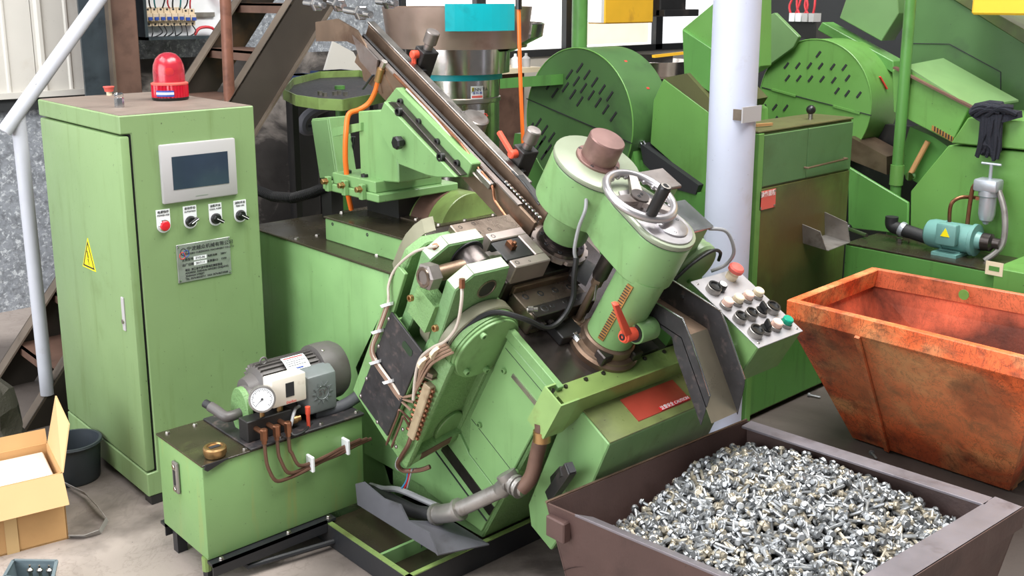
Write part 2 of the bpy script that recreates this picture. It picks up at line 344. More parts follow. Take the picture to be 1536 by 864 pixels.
# ------------------------------------------------------------------ the setting
YW = 6.6
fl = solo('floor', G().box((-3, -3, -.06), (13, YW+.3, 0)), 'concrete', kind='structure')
def stains_and_shade(m, blots, col, ns=2.4):                     # soft-edged stains and painted floor shade, in world space; size 0 leaves an axis out
    nt = m.node_tree; N = nt.nodes; L = nt.links; b = N['Principled BSDF']; cur = b.inputs['Base Color'].links[0].from_socket
    ge = N.new('ShaderNodeNewGeometry'); no = N.new('ShaderNodeTexNoise'); no.inputs['Scale'].default_value = ns; no.inputs['Detail'].default_value = 6; L.new(ge.outputs['Position'], no.inputs['Vector'])
    for c_, s_, k in blots:
        mp = N.new('ShaderNodeMapping'); mp.inputs['Location'].default_value = [-c/z if z else 0 for c, z in zip(c_, s_)]; mp.inputs['Scale'].default_value = [1/z if z else 0 for z in s_]; L.new(ge.outputs['Position'], mp.inputs[0])
        ln = N.new('ShaderNodeVectorMath'); ln.operation = 'LENGTH'; L.new(mp.outputs[0], ln.inputs[0])
        ad = N.new('ShaderNodeMath'); ad.operation = 'ADD'; L.new(ln.outputs['Value'], ad.inputs[0]); L.new(no.outputs['Fac'], ad.inputs[1])
        mr = N.new('ShaderNodeMapRange'); mr.inputs['From Min'].default_value = 1.7; mr.inputs['From Max'].default_value = 1.25; mr.inputs['To Max'].default_value = k; L.new(ad.outputs[0], mr.inputs['Value'])
        x = N.new('ShaderNodeMix'); x.data_type = 'RGBA'; L.new(mr.outputs[0], x.inputs[0]); L.new(cur, x.inputs[6]); x.inputs[7].default_value = lin(col); cur = x.outputs[2]
    L.new(cur, b.inputs['Base Color'])
stains_and_shade(MATS['concrete'], (((3.9, 1.8, 0), (1.25, 1.2, 0), .88), ((1.5, 5.0, 0), (1.3, 1.1, 0), .8), ((2.6, 3.0, 0), (.95, 1.0, 0), .8), ((1.35, 3.75, 0), (.35, .3, 0), .45)), (62, 55, 51))  # blots by the stair and cabinet paint shade into the floor colour
stains_and_shade(MATS['orange_inside'], (((4.25, 1.55, .38), (.45, .42, .24), .8),), (34, 28, 26), 6.)
stains_and_shade(MATS['orange_bin'], (((0, 1.68, .40), (0, .40, .24), .32),), (238, 180, 128), 7.)
stains_and_shade(MATS['orange_bin'], (((0, 1.45, .47), (0, .12, .12), .45), ((0, 2.02, .5), (0, .14, .3), .3), ((0, 1.7, .02), (0, .8, .12), .35)), (70, 40, 34), 14.)
stains_and_shade(MATS['bg_green_oily'], (((4.10, 0, .62), (.26, 0, .42), .8),), (58, 40, 30), 5.)
stains_and_shade(MATS['bg_green_oily'], (((4.02, 0, .86), (.42, 0, .2), .5),), (104, 88, 48), 4.)
zb = Y(YW, 70, 136).z; xa = Y(YW, 146, 130).x; xb = Y(YW, 600, 80).x; zs = Y(YW, 900, 70).z
wl = solo('wall_back', G().box((-2, YW, 0), (xa, YW+.2, zb-.02)), 'plaster', kind='structure')
P('dirty_lower_wall', G().box((xa, YW, 0), (xb, YW+.2, 1.5)), 'dirty_concrete', wl)
P('grey_upper_wall', G().box((xa, YW, 1.5), (xb, YW+.2, 3.4)), 'plaster', wl)
P('sill_wall', G().box((xb, YW, 0), (13, YW+.2, zs-.06)), 'wall_panel', wl)
P('lintel_wall', G().box((xb, YW, 2.75), (13, YW+.2, 3.4)), 'wall_panel', wl)
w = .36; x = xa-.02; k = 0
while x > -1.2:                                               # corrugated white sheet, one strip after the other
    P('wall_sheet', G().box((x-w+.004, YW-.05, zb), (x, YW-.02, 3.4)), 'wall_panel', wl)
    P('sheet_rib', G().prism([(x-w+.02, YW-.05, zb), (x-w+.035, YW-.068, zb), (x-w+.055, YW-.068, zb), (x-w+.07, YW-.05, zb)], (0, 0, 3.4-zb)), 'wall_panel', wl)
    P('sheet_rib', G().prism([(x-.17, YW-.05, zb), (x-.16, YW-.058, zb), (x-.15, YW-.058, zb), (x-.14, YW-.05, zb)], (0, 0, 3.4-zb)), 'wall_panel', wl)
    x -= w; k += 1
P('sheet_sill', G().box((-1.2, YW-.085, zb-.03), (xa, YW-.02, zb+.005)), 'wall_panel', wl)
solo('trim_1', G().box((-1.2, YW-.06, zb-.1), (xa, YW-.001, zb-.03)), 'dark_frame', kind='structure')
# windows: frame and panes
xs = [Y(YW, p, 40).x for p in (600, 720, 853, 987, 1110, 1230)]
for i in range(5):
    a, b = xs[i], xs[i+1]
    g = G().box((a, YW-.02, zs-.05), (a+.05, YW+.1, 2.75)).box((b-.05, YW-.02, zs-.05), (b, YW+.1, 2.75)).box((a, YW-.02, zs-.06), (b, YW+.1, zs)).box((a, YW-.02, 2.7), (b, YW+.1, 2.76))
    wn = solo('window_%d' % (i+1), g, 'dark_frame', kind='structure')
    m = (a+b)/2 if i == 2 else b
    P('pane', G().box((a+.05, YW+.04, zs), (b-.05, YW+.05, 2.7)), 'window_light', wn)
    if i == 2: P('frosted_pane', G().box((a+.06, YW+.02, zs+.02), (b-.12, YW+.03, zs+.24)), 'window_warm', wn)
xr = Y(YW, 1230, 40).x
solo('wall_right', G().box((xr, YW-.02, zs-.06), (13, YW+.1, 2.76)), 'dark_frame', kind='structure')
# ------------------------------------------------------------------ steel stair behind the cabinet
YS = 4.64
t = thing('steel_stair', 'rusty steel stair with channel stringers and white handrail behind the cabinet', 'stair', (1.3, YS, 0))
A = Y(YS, 20, 672); B = Y(YS, 455, -25); d = (B-A).normalized(); nrm = Vector((d.z, 0, -d.x))
A = A - d*(A.z/d.z); B = B+d*.5
for dy, yy in ((0, YS), (.62, YS+.62)):
    o = Vector((0, dy, 0))
    g = G().loft([A+o, A+o+Vector((.25, 0, 0)), A+o+Vector((.25, .008, 0)), A+o+Vector((0, .008, 0))], [B+o, B+o+nrm*.2, B+o+nrm*.2+YH*.008, B+o+YH*.008])
    s = P('stringer', g, 'stair_plate', t)
    f = .075 if dy == 0 else -.075
    P('flange', G().loft([A+o, A+o+YH*f, A+o+YH*f+nrm*.009, A+o+nrm*.009], [B+o, B+o+YH*f, B+o+YH*f+nrm*.009, B+o+nrm*.009]), 'stair_steel', s)
    if dy == 0: P('flange', G().loft([A+o+nrm*.19, A+o+nrm*.19-YH*.03, A+o+nrm*.2-YH*.03, A+o+nrm*.2], [B+o+nrm*.19, B+o+nrm*.19-YH*.03, B+o+nrm*.2-YH*.03, B+o+nrm*.2]), 'stair_steel', s)
L = (B-A).length; n = int(L*d.z/.235)
for k in range(1, n):
    c = A+d*(k*.235/d.z)+nrm*.03
    g = G().box((c.x-.02, YS+.009, c.z-.012), (c.x+.2, YS+.61, c.z)).box((c.x-.02, YS+.009, c.z-.05), (c.x-.012, YS+.61, c.z))
    P('tread', g, 'rust_brown', t)
P('handrail', G().tube([Y(YS, 6, 198), Y(YS, 158, -14), Y(YS, 158, -14)+d*1.0], .03, 14), 'white_paint', t)
pt = Y(YS, 29, 172); pb = Y(YS, 80, 585)
P('handrail_post', G().cyl((pb.x-.02, YS+.02, pb.z-.02), (pt.x, YS+.02, pt.z), .03, None, 14), 'white_paint', t)
pb = Y(YS, 349, 148); pt = Y(YS, 343, -30)
P('rusty_post', G().cyl((pb.x, YS+.035, pb.z-.03), (pt.x, YS+.035, pt.z+.2), .027, None, 14), 'rust_pipe', t)
# brown steel column and breaker board on the back wall
a = Y(6.2, 158, 137); b = Y(6.2, 214, 137)
t = thing('steel_column', 'brown rusty steel building column left of the breaker board', 'column', (a.x, 6.2, 0))
P('column_web', G().box((a.x+.06, 6.2, 0), (b.x, 6.5, 3.3)), 'rust_brown', t, .006)
P('column_flange', G().box((a.x-.1, 6.24, 0), (a.x+.06, 6.26, 3.3)), 'blue_steel', t)
P('column_edge', G().box((a.x+.05, 6.18, 0), (a.x+.065, 6.26, 3.3)), 'stair_steel', t)
a = Y(6.4, 213, 55); b = Y(6.4, 345, 55)
t = thing('breaker_board', 'open white breaker board with a row of cream circuit breakers and wires', 'breaker board', (a.x, 6.4, a.z))
P('back_board', G().box((a.x, 6.42, a.z), (b.x, 6.44, 2.6)), 'label_white', t)
P('box_frame', G().box((a.x-.02, 6.3, a.z-.02), (b.x, 6.44, a.z)).box((a.x-.02, 6.3, a.z-.02), (a.x, 6.44, 2.6)), 'blue_steel', t)
P('din_rail', G().box((a.x+.02, 6.4, Y(6.4, 260, 26).z), (Y(6.4, 322, 20).x, 6.42, Y(6.4, 260, 19).z)), 'galv', t)
x0 = Y(6.38, 216, 25).x; x1 = Y(6.38, 291, 25).x; za = Y(6.38, 250, 39).z; zc = Y(6.38, 250, 11).z
for k in range(8):
    xx = x0+(x1-x0)*k/8; w = (x1-x0)/8-.003; zz = zc-.01 if k > 5 else zc
    br = P('circuit_breaker', G().box((xx, 6.36, za), (xx+w, 6.42, zz)).box((xx, 6.34, za+.03), (xx+w, 6.36, zz-.035)), 'breaker', t, .002)
    P('toggle', G().box((xx+w*.2, 6.325, (za+zz)/2-.02), (xx+w*.8, 6.342, (za+zz)/2)), 'ink_blue', br)
    for q in (za+.012, zz-.012): rivet(br, (xx+w/2, 6.36, q), (0, -1, 0), .007, .003, 'ink')
for k in range(9):
    xx = x0+(x1-x0)*(k+.3)/9+random.uniform(-.01, .01); c = ['wire_red', 'cable_black', 'wire_teal', 'cable_black'][k % 4]
    P('wire', G().tube([(xx, 6.37, zc-.01), (xx+random.uniform(-.03, .03), 6.33, zc+.06), (xx+random.uniform(-.05, .09), 6.36, zc+.3)], .005, 6, 4), c, t)
    P('wire', G().tube([(xx, 6.37, za+.01), (xx+random.uniform(-.02, .02), 6.33, za-.04), (xx+random.uniform(-.08, .08), 6.38, za-.08)], .004, 6, 4), 'cable_black', t)
for k in range(3):
    p0 = Y(6.38, 318+k*3, -12); p1 = Y(6.38, 332+k*2, 10)
    P('wire', G().tube([p0, lerp(p0, p1, .5)+Vector((.02, -.03, 0)), p1], .007, 6, 4), 'wire_red', t)
P('wire', G().tube([Y(6.36, 292, 52), Y(6.36, 300, 42), Y(6.36, 318, 42), Y(6.36, 330, 56)], .01, 6, 4), 'wire_red', t)
# dark floor cavity behind the stair: leaning sheet and a dark pipe loop on the back wall
# ------------------------------------------------------------------ control cabinet
CX0, CX1, CY0, CY1, CZ0, CZ1 = 1.42, 1.945, 3.603, 4.43, .035, 1.487
t = thing('control_cabinet', 'tall green electrical control cabinet with touch screen and switches', 'cabinet', (1.68, 4.0, 0))
D_ = CX0+.04
P('body', G().prism([(x, CY0, z) for x, z in ((CX0, CZ0), (CX1, CZ0), (CX1, CZ1), (CX0, CZ1), (CX0, CZ1-.066), (D_, CZ1-.066), (D_, .13), (CX0, .13))], (0, CY1-CY0, 0)), 'cab_green', t, .004)
P('roof_dirt', G().box((CX0+.006, CY0+.006, CZ1), (CX1-.006, CY1-.006, CZ1+.0015)), 'roof_dust', t, label='dusty brown cabinet top')
P('gap_lining', G().box((D_-.006, CY0+.004, .133), (D_-.001, CY1-.005, CZ1-.068)), 'black_plastic', t)
dr = P('door', G().box((CX0-.002, CY0-.001, .138), (CX0+.033, CY1-.01, CZ1-.073)), 'cab_green', t, .008, 2, label='side door with latch and warning triangle')
for (x, y) in ((CX0+.04, CY0+.03), (CX1-.05, CY0+.03), (CX0+.04, CY1-.04), (CX1-.05, CY1-.04)):
    P('foot', G().box((x-.03, y-.03, 0), (x+.03, y+.03, CZ0)), 'black_metal', t)
# latch
l = P('latch', G().box((CX0-.008, 3.7, .80), (CX0-.001, 3.722, .93)), 'bezel', dr, .002)
hd = X(CX0-.006, 183, 448); hd2 = X(CX0-.006, 187, 494)
for v in l.data.vertices: v.co += Vector((0, hd.y-3.711, (hd.z+hd2.z)/2-.865))
P('key_barrel', G().cyl((CX0-.005, hd.y, hd2.z+.03), (CX0-.012, hd.y, hd2.z+.03), .009, None, 12), 'steel', l)
# warning triangle
tri = px(X, CX0-.004, (131, 357), (143.5, 408), (124, 399))
s = P('warning_sign', G().prism(tri, (.003, 0, 0)), 'yellow_sign', dr, label='yellow high voltage triangle')
c = (tri[0]+tri[1]+tri[2])/3
rim = [c+(p-c)*.86 for p in tri]; inn = [c+(p-c)*.72 for p in tri]
g = G()
for i in range(3):
    j = (i+1) % 3; g.prism([rim[i], rim[j], inn[j], inn[i]], (-.001, 0, 0))
P('sign_border', g, 'ink', s)
P('lightning', G().prism([c+Vector((-.0005, a, b)) for a, b in ((.004, .032), (-.004, .004), (.002, .006), (-.004, -.026), (.008, -.002), (.002, -.003), (.010, .030))], (-.001, 0, 0)), 'ink', s)
# front: screen, switches, nameplate
def YF(x, y, off=0.): return Y(CY0-off, x, y)
a, b = YF(237, 217.5), YF(356, 290)
sp = P('touch_screen', G().box((a.x, CY0-.014, b.z-.002), (b.x-.003, CY0+.01, a.z)), 'bezel', t, .006, 2, label='grey framed touch panel')
a2, b2 = YF(254.5, 235), YF(341, 273)
P('display', G().box((a2.x, CY0-.0155, b2.z-.002), (b2.x, CY0-.010, a2.z)), 'screen', sp)
P('maker_mark', G().box((1.68, CY0-.0145, b.z+.012), (1.73, CY0-.0138, b.z+.016)), 'label_grey', sp)
for i, (qx, qy) in enumerate(((245, 333), (285, 327), (323, 323), (360, 318))):
    c = YF(qx, qy); lp = P('switch_plate', G().prism([c+Vector((dx, -.003, dz)) for dx, dz in [(-.026, .047), (.026, .047)]+[(.026*math.cos(k*math.pi/-10), -.014+.026*math.sin(k*math.pi/-10)) for k in range(11)]], (0, .003, 0)), 'label_white', t)
    text('plate_text', ['电源指示', '自动手动', '油泵开关', '送料开关'][i], c+Vector((0, -.0035, .038)), XH, ZH, .011, 'ink', lp)
    text('plate_text', ['POWER IND', 'AUTO/MAN', 'COOL PUMP', 'FEED ON'][i], c+Vector((0, -.0035, .026)), XH, ZH, .0085, 'ink', lp)
    cc = c+Vector((0, 0, -.012))
    if i == 0:
        o = P('indicator_lamp', G().lathe(cc, -YH, [(.021, 0), (.022, .008), (.019, .012)], 20), 'chrome', t)
        P('red_lens', G().lathe(cc, -YH, [(.019, .008), (.019, .016), (.015, .02), (0, .022)], 20), 'red_btn', o)
    else:
        o = P('rotary_switch', G().lathe(cc, -YH, [(.021, 0), (.021, .007), (.018, .010), (.016, .018), (0, .018)], 20), 'black_plastic', t)
        dd = Vector((.8, 0, .45)) if i == 1 else Vector((.8, 0, -.5)); dd.normalize()
        P('switch_lever', G().bar(cc+Vector((0, -.024, 0))-dd*.018, cc+Vector((0, -.024, 0))+dd*.024, .014, .012, YH), 'black_plastic', o, .002)
        P('pointer_line', G().bar(cc+Vector((0, -.031, 0))-dd*.008, cc+Vector((0, -.031, 0))+dd*.023, .002, .004, YH), 'ink_white', o)
a, b = YF(263.5, 368), YF(347, 409)
npt = P('nameplate', G().box((a.x, CY0-.004, b.z-.002), (b.x, CY0, a.z)), 'label_grey', t, .001, label='engraved metal maker plate')
w, h = b.x-a.x, a.z-b.z
def np_(fx, fz): return Vector((a.x+w*fx, CY0-.0042, a.z-h*fz))
text('plate_text', '宁波越众机械有限公司', np_(.62, .15), XH, ZH, h*.125, 'ink', npt, 1.05)
text('plate_text', 'NINGBO YUEZHONG MACHINERY CO.,LTD', np_(.61, .27), XH, ZH, h*.07, 'ink', npt)
for r, (sx, sz, col) in enumerate(((.12, .2, 'ink'), (.17, .26, 'ink_blue'), (.1, .3, 'ink_red'))):
    P('emblem_ring', G().tube(oval(np_(sx, sz), XH, ZH, .011, .013, 16), .0015, 6, close=True), col, npt)
for fz, f0, f1, s1 in ((.42, .32, .54, '主要型号'), (.56, .32, .54, '出厂日期')):
    text('plate_text', s1, np_(.19, fz), XH, ZH, h*.08, 'ink', npt)
    P('value_field', G().box(np_(.3, fz+.05), np_(.54, fz-.05)+Vector((0, .001, 0))), 'label_white', npt)
    text('plate_text', 'ZYG-06' if fz < .5 else '2017.11', np_(.42, fz), XH, ZH, h*.08, 'ink', npt)
    text('plate_text', '电机功率' if fz < .5 else '总重量KG', np_(.65, fz), XH, ZH, h*.07, 'ink', npt)
    P('value_field', G().box(np_(.77, fz+.05), np_(.95, fz-.05)+Vector((0, .001, 0))), 'label_grey', npt)
    text('plate_text', '380V' if fz < .5 else '1500', np_(.86, fz), XH, ZH, h*.08, 'ink', npt)
for fz, s1 in ((.70, '地址: 浙江省宁波市镇海区骆驼街道'), (.78, 'ADDRESS: ZHENHAI NINGBO ZHEJIANG'), (.86, 'ZHENHAI STREET'), (.94, 'TEL: 0574-86550711  FAX: 0574-86710268')):
    text('plate_text', s1, np_(.13, fz), XH, ZH, h*.075, 'ink', npt, .9, 'LEFT')
for fx, fz in ((.03, .05), (.97, .05), (.03, .95), (.97, .95)): rivet(npt, np_(fx, fz), -YH, .005, .002, 'bright_steel')
# ------------------------------------------------------------------ things on the cabinet
c = Z(CZ1, 256, 150); ct = CZ1+.0015
R = .072
t = thing('beacon_light', 'red rotating beacon lamp on top of the control cabinet', 'beacon', (c.x, c.y, ct))
P('base_plate', G().lathe((c.x, c.y, ct), ZH, [(R*.95, 0), (R, .006), (R, .012), (R*.9, .014)], 32), 'black_plastic', t)
n = 64; bs = G()
prof = []
for k in range(n):
    r = R*(1.0 if k % 2 else .955); prof.append(Vector((c.x+r*math.cos(2*math.pi*k/n), c.y+r*math.sin(2*math.pi*k/n), ct+.012)))
bs.prism(prof, (0, 0, .052))
P('ribbed_base', bs, 'red_lens', t, ang=20)
P('flange_ring', G().lathe((c.x, c.y, ct+.062), ZH, [(R, 0), (R*1.01, .006), (R*.87, .011), (R*.8, .011)], 40), 'red_faded', t)
P('dome', G().lathe((c.x, c.y, ct+.07), ZH, [(R*.85, 0), (R*.86, .045), (R*.82, .07), (R*.68, .095), (R*.45, .112), (R*.2, .119), (0, .12)], 40), 'red_dome', t)
P('reflector', G().lathe((c.x, c.y, ct+.07), ZH, [(R*.45, 0), (R*.4, .03), (R*.55, .05), (R*.5, .075), (0, .08)], 16), 'red_faded', t)
P('bulb', G().sphere((c.x-.012, c.y-.03, ct+.115), .016), 'yellow_sign', t)
dr_ = Vector((-.66, -.75, 0)); st = G()
for seg in range(5):
    t0, t1 = (seg-2.5)*.2, (seg-1.5)*.2
    q = [Vector((math.cos(a)*dr_.x-math.sin(a)*dr_.y, math.cos(a)*dr_.y+math.sin(a)*dr_.x, 0))*(R*1.015) for a in (t0, t1)]
    st.prism([Vector((c.x, c.y, ct+.018))+q[0], Vector((c.x, c.y, ct+.018))+q[1], Vector((c.x, c.y, ct+.042))+q[1], Vector((c.x, c.y, ct+.042))+q[0]], dr_*-.001)
sk = P('sticker', st, 'ink_blue', t)
st2 = G(); st2.v = [Vector((c.x, c.y, 0))+(p-Vector((c.x, c.y, 0))) + dr_*.0006 for p in st.v]
for v in st2.v: v.z = ct+.026 if v.z < ct+.03 else ct+.035
st2.f = st.f; P('sticker_band', st2, 'label_white', sk)
c = Z(ct, 179.5, 161)
t = thing('pipe_fitting', 'small chrome pipe fitting standing on the cabinet top', 'fitting', c)
P('hex_body', G().lathe(c, ZH, [(.0175, 0), (.0175, .034), (.016, .037)], 6), 'bright_steel', t)
P('threaded_neck', G().lathe(c, ZH, [(.0145, .036), (.017, .041), (.017, .050), (.011, .056), (0, .056)], 16), 'chrome', t)
c = Z(ct, 164, 143)
t = thing('red_cap_plug', 'small plug with red cap near the back edge of the cabinet', 'plug', c)
P('plug_body', G().lathe(c, ZH, [(.011, 0), (.012, .02), (.014, .022)], 14), 'knob_cream', t)
P('cap', G().lathe(c+ZH*.016, ZH, [(.017, 0), (.021, .016), (.023, .018), (.023, .022), (0, .023)], 18), 'red_faded', t)
# ------------------------------------------------------------------ hydraulic power unit (tank, pump, motor)
TX0, TX1, TY0, TY1, TZ0, TZ1 = 1.332, 1.945, 2.927, 3.262, .098, .432
t = thing('hydraulic_unit', 'green hydraulic oil tank with grey pump motor and pressure gauge on top', 'hydraulic unit', ((TX0+TX1)/2, 3.1, 0))
P('tank', G().box((TX0, TY0, TZ0), (TX1, TY1, TZ1-.004)), 'tank_green', t, .005, 2)
P('tank_lid', G().box((TX0-.004, TY0-.006, TZ1-.004), (TX1+.004, TY1+.004, TZ1+.002)), 'oil_top', t, .001)
P('pump_plate', G().box((1.50, TY0-.01, TZ1+.002), (TX1+.004, TY1, TZ1+.009)), 'black_plate', t, .002)
P('lid_gasket', G().prism([(1.42, TY0-.011, TZ1+.003), (1.345, TY0-.011, TZ1-.02), (1.335, TY0-.011, TZ1-.012), (1.34, TY0-.011, TZ1+.004)], (0, .006, 0)), 'rubber', t)
for x, y in ((1.36, 3.24), (1.49, 2.94), (1.62, 2.935), (1.93, 2.94), (1.93, 3.05), (1.78, 2.935), (1.46, 3.24)):
    hexb(t, (x, y, TZ1+(.009 if x > 1.5 else .002)), ZH, .008, .008)
for y in (TY0-.032, TY1-.01):                             # angle irons carrying the tank
    P('angle_iron', G().box((TX0, y, TZ0-.012), (1.80, y+.04, TZ0-.002)).box((TX0, y, TZ0-.045), (1.765, y+.006, TZ0-.002)), 'base_black', t)
for x in (1.37, 1.62, 1.78): hexb(t, (x, TY0-.016, TZ0-.002), ZH, .008, .01)
P('drain_plug', G().cyl((1.34, TY0+.03, .05), (1.34, TY0+.03, TZ0), .016, None, 10), 'oily_green', t)
P('strut', G().tube([(1.42, TY0+.02, TZ0-.02), (1.46, TY0-.02, .035), (1.766, 2.86, .03)], .010, 8), 'base_black', t)
for y_ in (TY1-.06, TY0+.05): P('foot', G().box((1.35, y_, 0), (1.385, y_+.035, TZ0)), 'base_black', t)
# level gauge on the end face
a = X(TX0, 257, 684); b = X(TX0, 277, 748)
yc = (a.y+b.y)/2; z0, z1 = b.z+.008, a.z-.004
lg = P('level_gauge', G().box((TX0-.012, yc-.020, z0), (TX0, yc+.020, z1)), 'galv', t, .006, 2)
P('sight_glass', G().box((TX0-.014, yc-.006, z0+.03), (TX0-.011, yc+.006, z1-.03)), 'ink', lg)
for z in (z0+.016, z1-.016): hexb(lg, (TX0-.012, yc, z), -XH, .009, .006)
c = Z(TZ1+.002, 323, 684)
fc = P('filler_cap', G().lathe(c, ZH, [(.030, 0), (.034, .004), (.034, .006), (.037, .012), (.038, .030), (.034, .035), (.026, .036), (.024, .032), (0, .032)], 28), 'brass', t, label='copper coloured breather cap')
P('cap_slot', G().box((c.x-.018, c.y-.008, c.z+.03), (c.x+.018, c.y+.008, c.z+.034)), 'ink', fc)
# motor, axis along X
my, mz, mr = 3.11, .557, .094
mo = P('motor', G().lathe((1.63, my, mz), XH, [(.03, -.05), (.05, -.045), (.062, -.01), (mr*.86, 0), (mr*.9, .012), (mr*.9, .23)], 32), 'grey_motor', t)
for k in range(28):
    an = 2*math.pi*k/28
    if -.2 < math.sin(an) < .95 or True:
        dv = Vector((0, math.cos(an), math.sin(an))); c0 = Vector((1.632, my, mz))+dv*(mr*.88)
        P('cooling_fin', G().bar(c0, c0+XH*.22, .004, .02, dv), 'grey_motor', mo)
cw = P('fan_cowl', G().lathe((1.858, my, mz), XH, [(mr*1.0, 0), (mr*1.13, .002), (mr*1.15, .04), (mr*1.12, .085), (mr*1.0, .105), (mr*.75, .114), (0, .115)], 36), 'grey_motor', mo)
for an in (.7, 2.0, 3.9, 5.3): rivet(cw, (1.878, my+mr*1.14*math.cos(an), mz+mr*1.14*math.sin(an)), (0, math.cos(an), math.sin(an)), .006)
P('motor_foot', G().box((1.66, my-.07, TZ1+.009), (1.80, my+.07, TZ1+.016)).box((1.66, my-.07, TZ1+.009), (1.80, my-.062, mz-.04)).box((1.66, my+.062, TZ1+.009), (1.80, my+.07, mz-.04)), 'grey_motor', mo)
for q in (0.42,): P('lifting_eye', G().tube(oval((1.66, my-.01, mz+mr+.008), XH, ZH, .012, .012, 14), .004, 6, close=True), 'grey_motor', mo)
st = G(); n = 8
for k in range(n):
    a0, a1 = 1.85+.6*k/n, 1.85+.6*(k+1)/n; r = mr+.010
    pts = [Vector((xx, my+r*math.cos(a), mz+r*math.sin(a))) for xx, a in ((1.715, a0), (1.805, a0), (1.805, a1), (1.715, a1))]
    st.add(pts, [(0, 1, 2, 3)])
pl = P('rating_plate', st, 'label_white', mo, label='silver rating plate')
for k, (aa, cc) in enumerate(((1.9, 'ink_red'), (2.0, 'ink'), (2.1, 'ink'), (2.18, 'ink'), (2.26, 'ink'), (2.37, 'ink_blue'))):
    r = mr+.0108; pts = [Vector((xx, my+r*math.cos(a), mz+r*math.sin(a))) for xx, a in ((1.722, aa), (1.798 - .02*(k % 2), aa), (1.798-.02*(k % 2), aa+(.02 if cc == 'ink' else .05)), (1.722, aa+(.02 if cc == 'ink' else .05)))]
    P('print_line', G().add(pts, [(0, 1, 2, 3)]), cc, pl)
# terminal box
y0 = my-mr-.045
tb = P('terminal_box', G().loft([(1.755, y0, .468), (1.872, y0, .468), (1.872, y0, .605), (1.755, y0, .605)], [(1.745, y0+.07, .455), (1.885, y0+.07, .455), (1.885, y0+.07, .625), (1.745, y0+.07, .625)]), 'motor_box', mo, .01, 2)
ec = Vector((1.813, y0-.001, .54))
for k in range(12):
    an = 2*math.pi*k/12; d0 = Vector((math.cos(an), 0, math.sin(an)))
    P('emblem_ray', G().prism([ec+d0*.028+Vector((d0.z, 0, -d0.x))*.005, ec+d0*.028-Vector((d0.z, 0, -d0.x))*.005, ec+d0*.042], (0, -.002, 0)), 'motor_box', tb)
P('emblem_ring', G().tube(oval(ec, XH, ZH, .025, .025, 20), .0018, 6, close=True), 'motor_box', tb)
text('emblem_text', 'SY', ec+Vector((0, -.001, 0)), XH, ZH, .032, 'grey_motor', tb)
P('cable', G().tube([(1.735, y0+.03, .50), (1.70, y0+.0, .505), (1.665, y0-.03, .47), (1.66, y0-.02, .455)], .006, 8, 5), 'cable_grey', t)
P('conduit_hose', G().tube([(1.80, y0+.04, .45), (1.9, y0+.03, .452), (1.99, y0+.05, .462), (2.08, y0+.12, .46)], .022, 12, 5), 'grey_rubber', t)
# pump end: green oval flange with suction elbow
c = Y(my-.02, 348, 607)
pts = oval(Vector((c.x+.02, my-.03, .508)), YH, ZH, .062, .086, 24)
P('pump_flange', G().prism(pts, (.022, 0, 0)), 'cast_green', t, .003)
P('pump_body', G().lathe((c.x+.03, my-.02, .535), XH, [(.05, 0), (.058, .02), (.052, .06), (.045, .075)], 24), 'grey_motor', t)
P('suction_elbow', G().tube([(c.x+.02, my-.035, .505), (c.x-.02, my-.04, .505), (c.x-.035, my-.03, .508), (c.x-.045, my+.0, .52), (c.x-.055, my+.03, .53)], .018, 14, 4), 'grey_motor', t)
P('elbow_cap', G().cyl((c.x-.052, my+.022, .528), (c.x-.062, my+.055, .536), .0145, None, 14), 'rubber', t)
# valve block, gauge, pressure switch
by = 2.964
vb = P('valve_block', G().box((1.515, by, .441), (1.685, by+.06, .515)), 'black_metal', t, .003)
gc = Vector((1.572, by-.005, .585)); gd = Vector((-.42, -.85, .2)).normalized()
ga = P('pressure_gauge', G().lathe(gc, gd, [(.030, -.028), (.043, -.022), (.044, .008), (.045, .011), (.040, .012), (.039, .008), (0, .008)], 32), 'galv', t)
P('dial', G().lathe(gc+gd*.0085, gd, [(.0385, 0), (.0385, .0006), (0, .0006)], 32), 'label_white', ga)
ri = Vector((gd.y, -gd.x, 0)).normalized()*-1; ups = gd.cross(ri)*-1
if ups.z < 0: ups = -ups
ri = ups.cross(gd)
for k in range(28):
    an = math.radians(-45+270*k/27); dd = ri*math.cos(an)+ups*math.sin(an); l = .008 if k % 3 == 0 else .004
    P('tick', G().bar(gc+gd*.0096+dd*(.034-l), gc+gd*.0096+dd*.034, .0012, .0006, gd), 'ink', ga)
dd = ri*-.72+ups*-.69
P('needle', G().loft([gc+gd*.0105+x for x in (ri*.0015, ri*-.0015, ups*.0015)], [gc+gd*.0105+dd*.028+x for x in (ri*.0004, ri*-.0004, ups*.0004)]), 'ink', ga)
P('hub', G().lathe(gc+gd*.01, gd, [(.004, 0), (.003, .003), (0, .003)], 10), 'ink', ga)
P('gauge_stem', G().cyl((gc.x+.008, gc.y+.02, .51), (gc.x+.008, gc.y+.02, .56), .009, None, 10), 'brass', ga)
sw = P('pressure_switch', G().box((1.607, by-.012, .540), (1.738, by+.05, .640)), 'cream_plastic', t, .005, 2)
P('switch_window', G().box((1.658, by-.0135, .568), (1.69, by-.011, .618)), 'ink', sw)
text('maker_mark', 'Danfoss', (1.677, by-.0135, .549), XH, ZH, .012, 'ink_red', sw)
P('switch_stem', G().cyl((1.65, by+.02, .51), (1.65, by+.02, .536), .011, None, 10), 'brass', sw)
P('cable_gland', G().lathe((1.685, by+.01, .47), XH, [(.012, 0), (.015, .005), (.015, .02), (.011, .022), (.011, .035)], 12), 'brass', vb)
P('orange_plug', G().lathe((1.735, by-.02, .441), ZH, [(.006, 0), (.007, .045), (.009, .05), (.009, .075), (0, .077)], 12), 'red_handle', t)
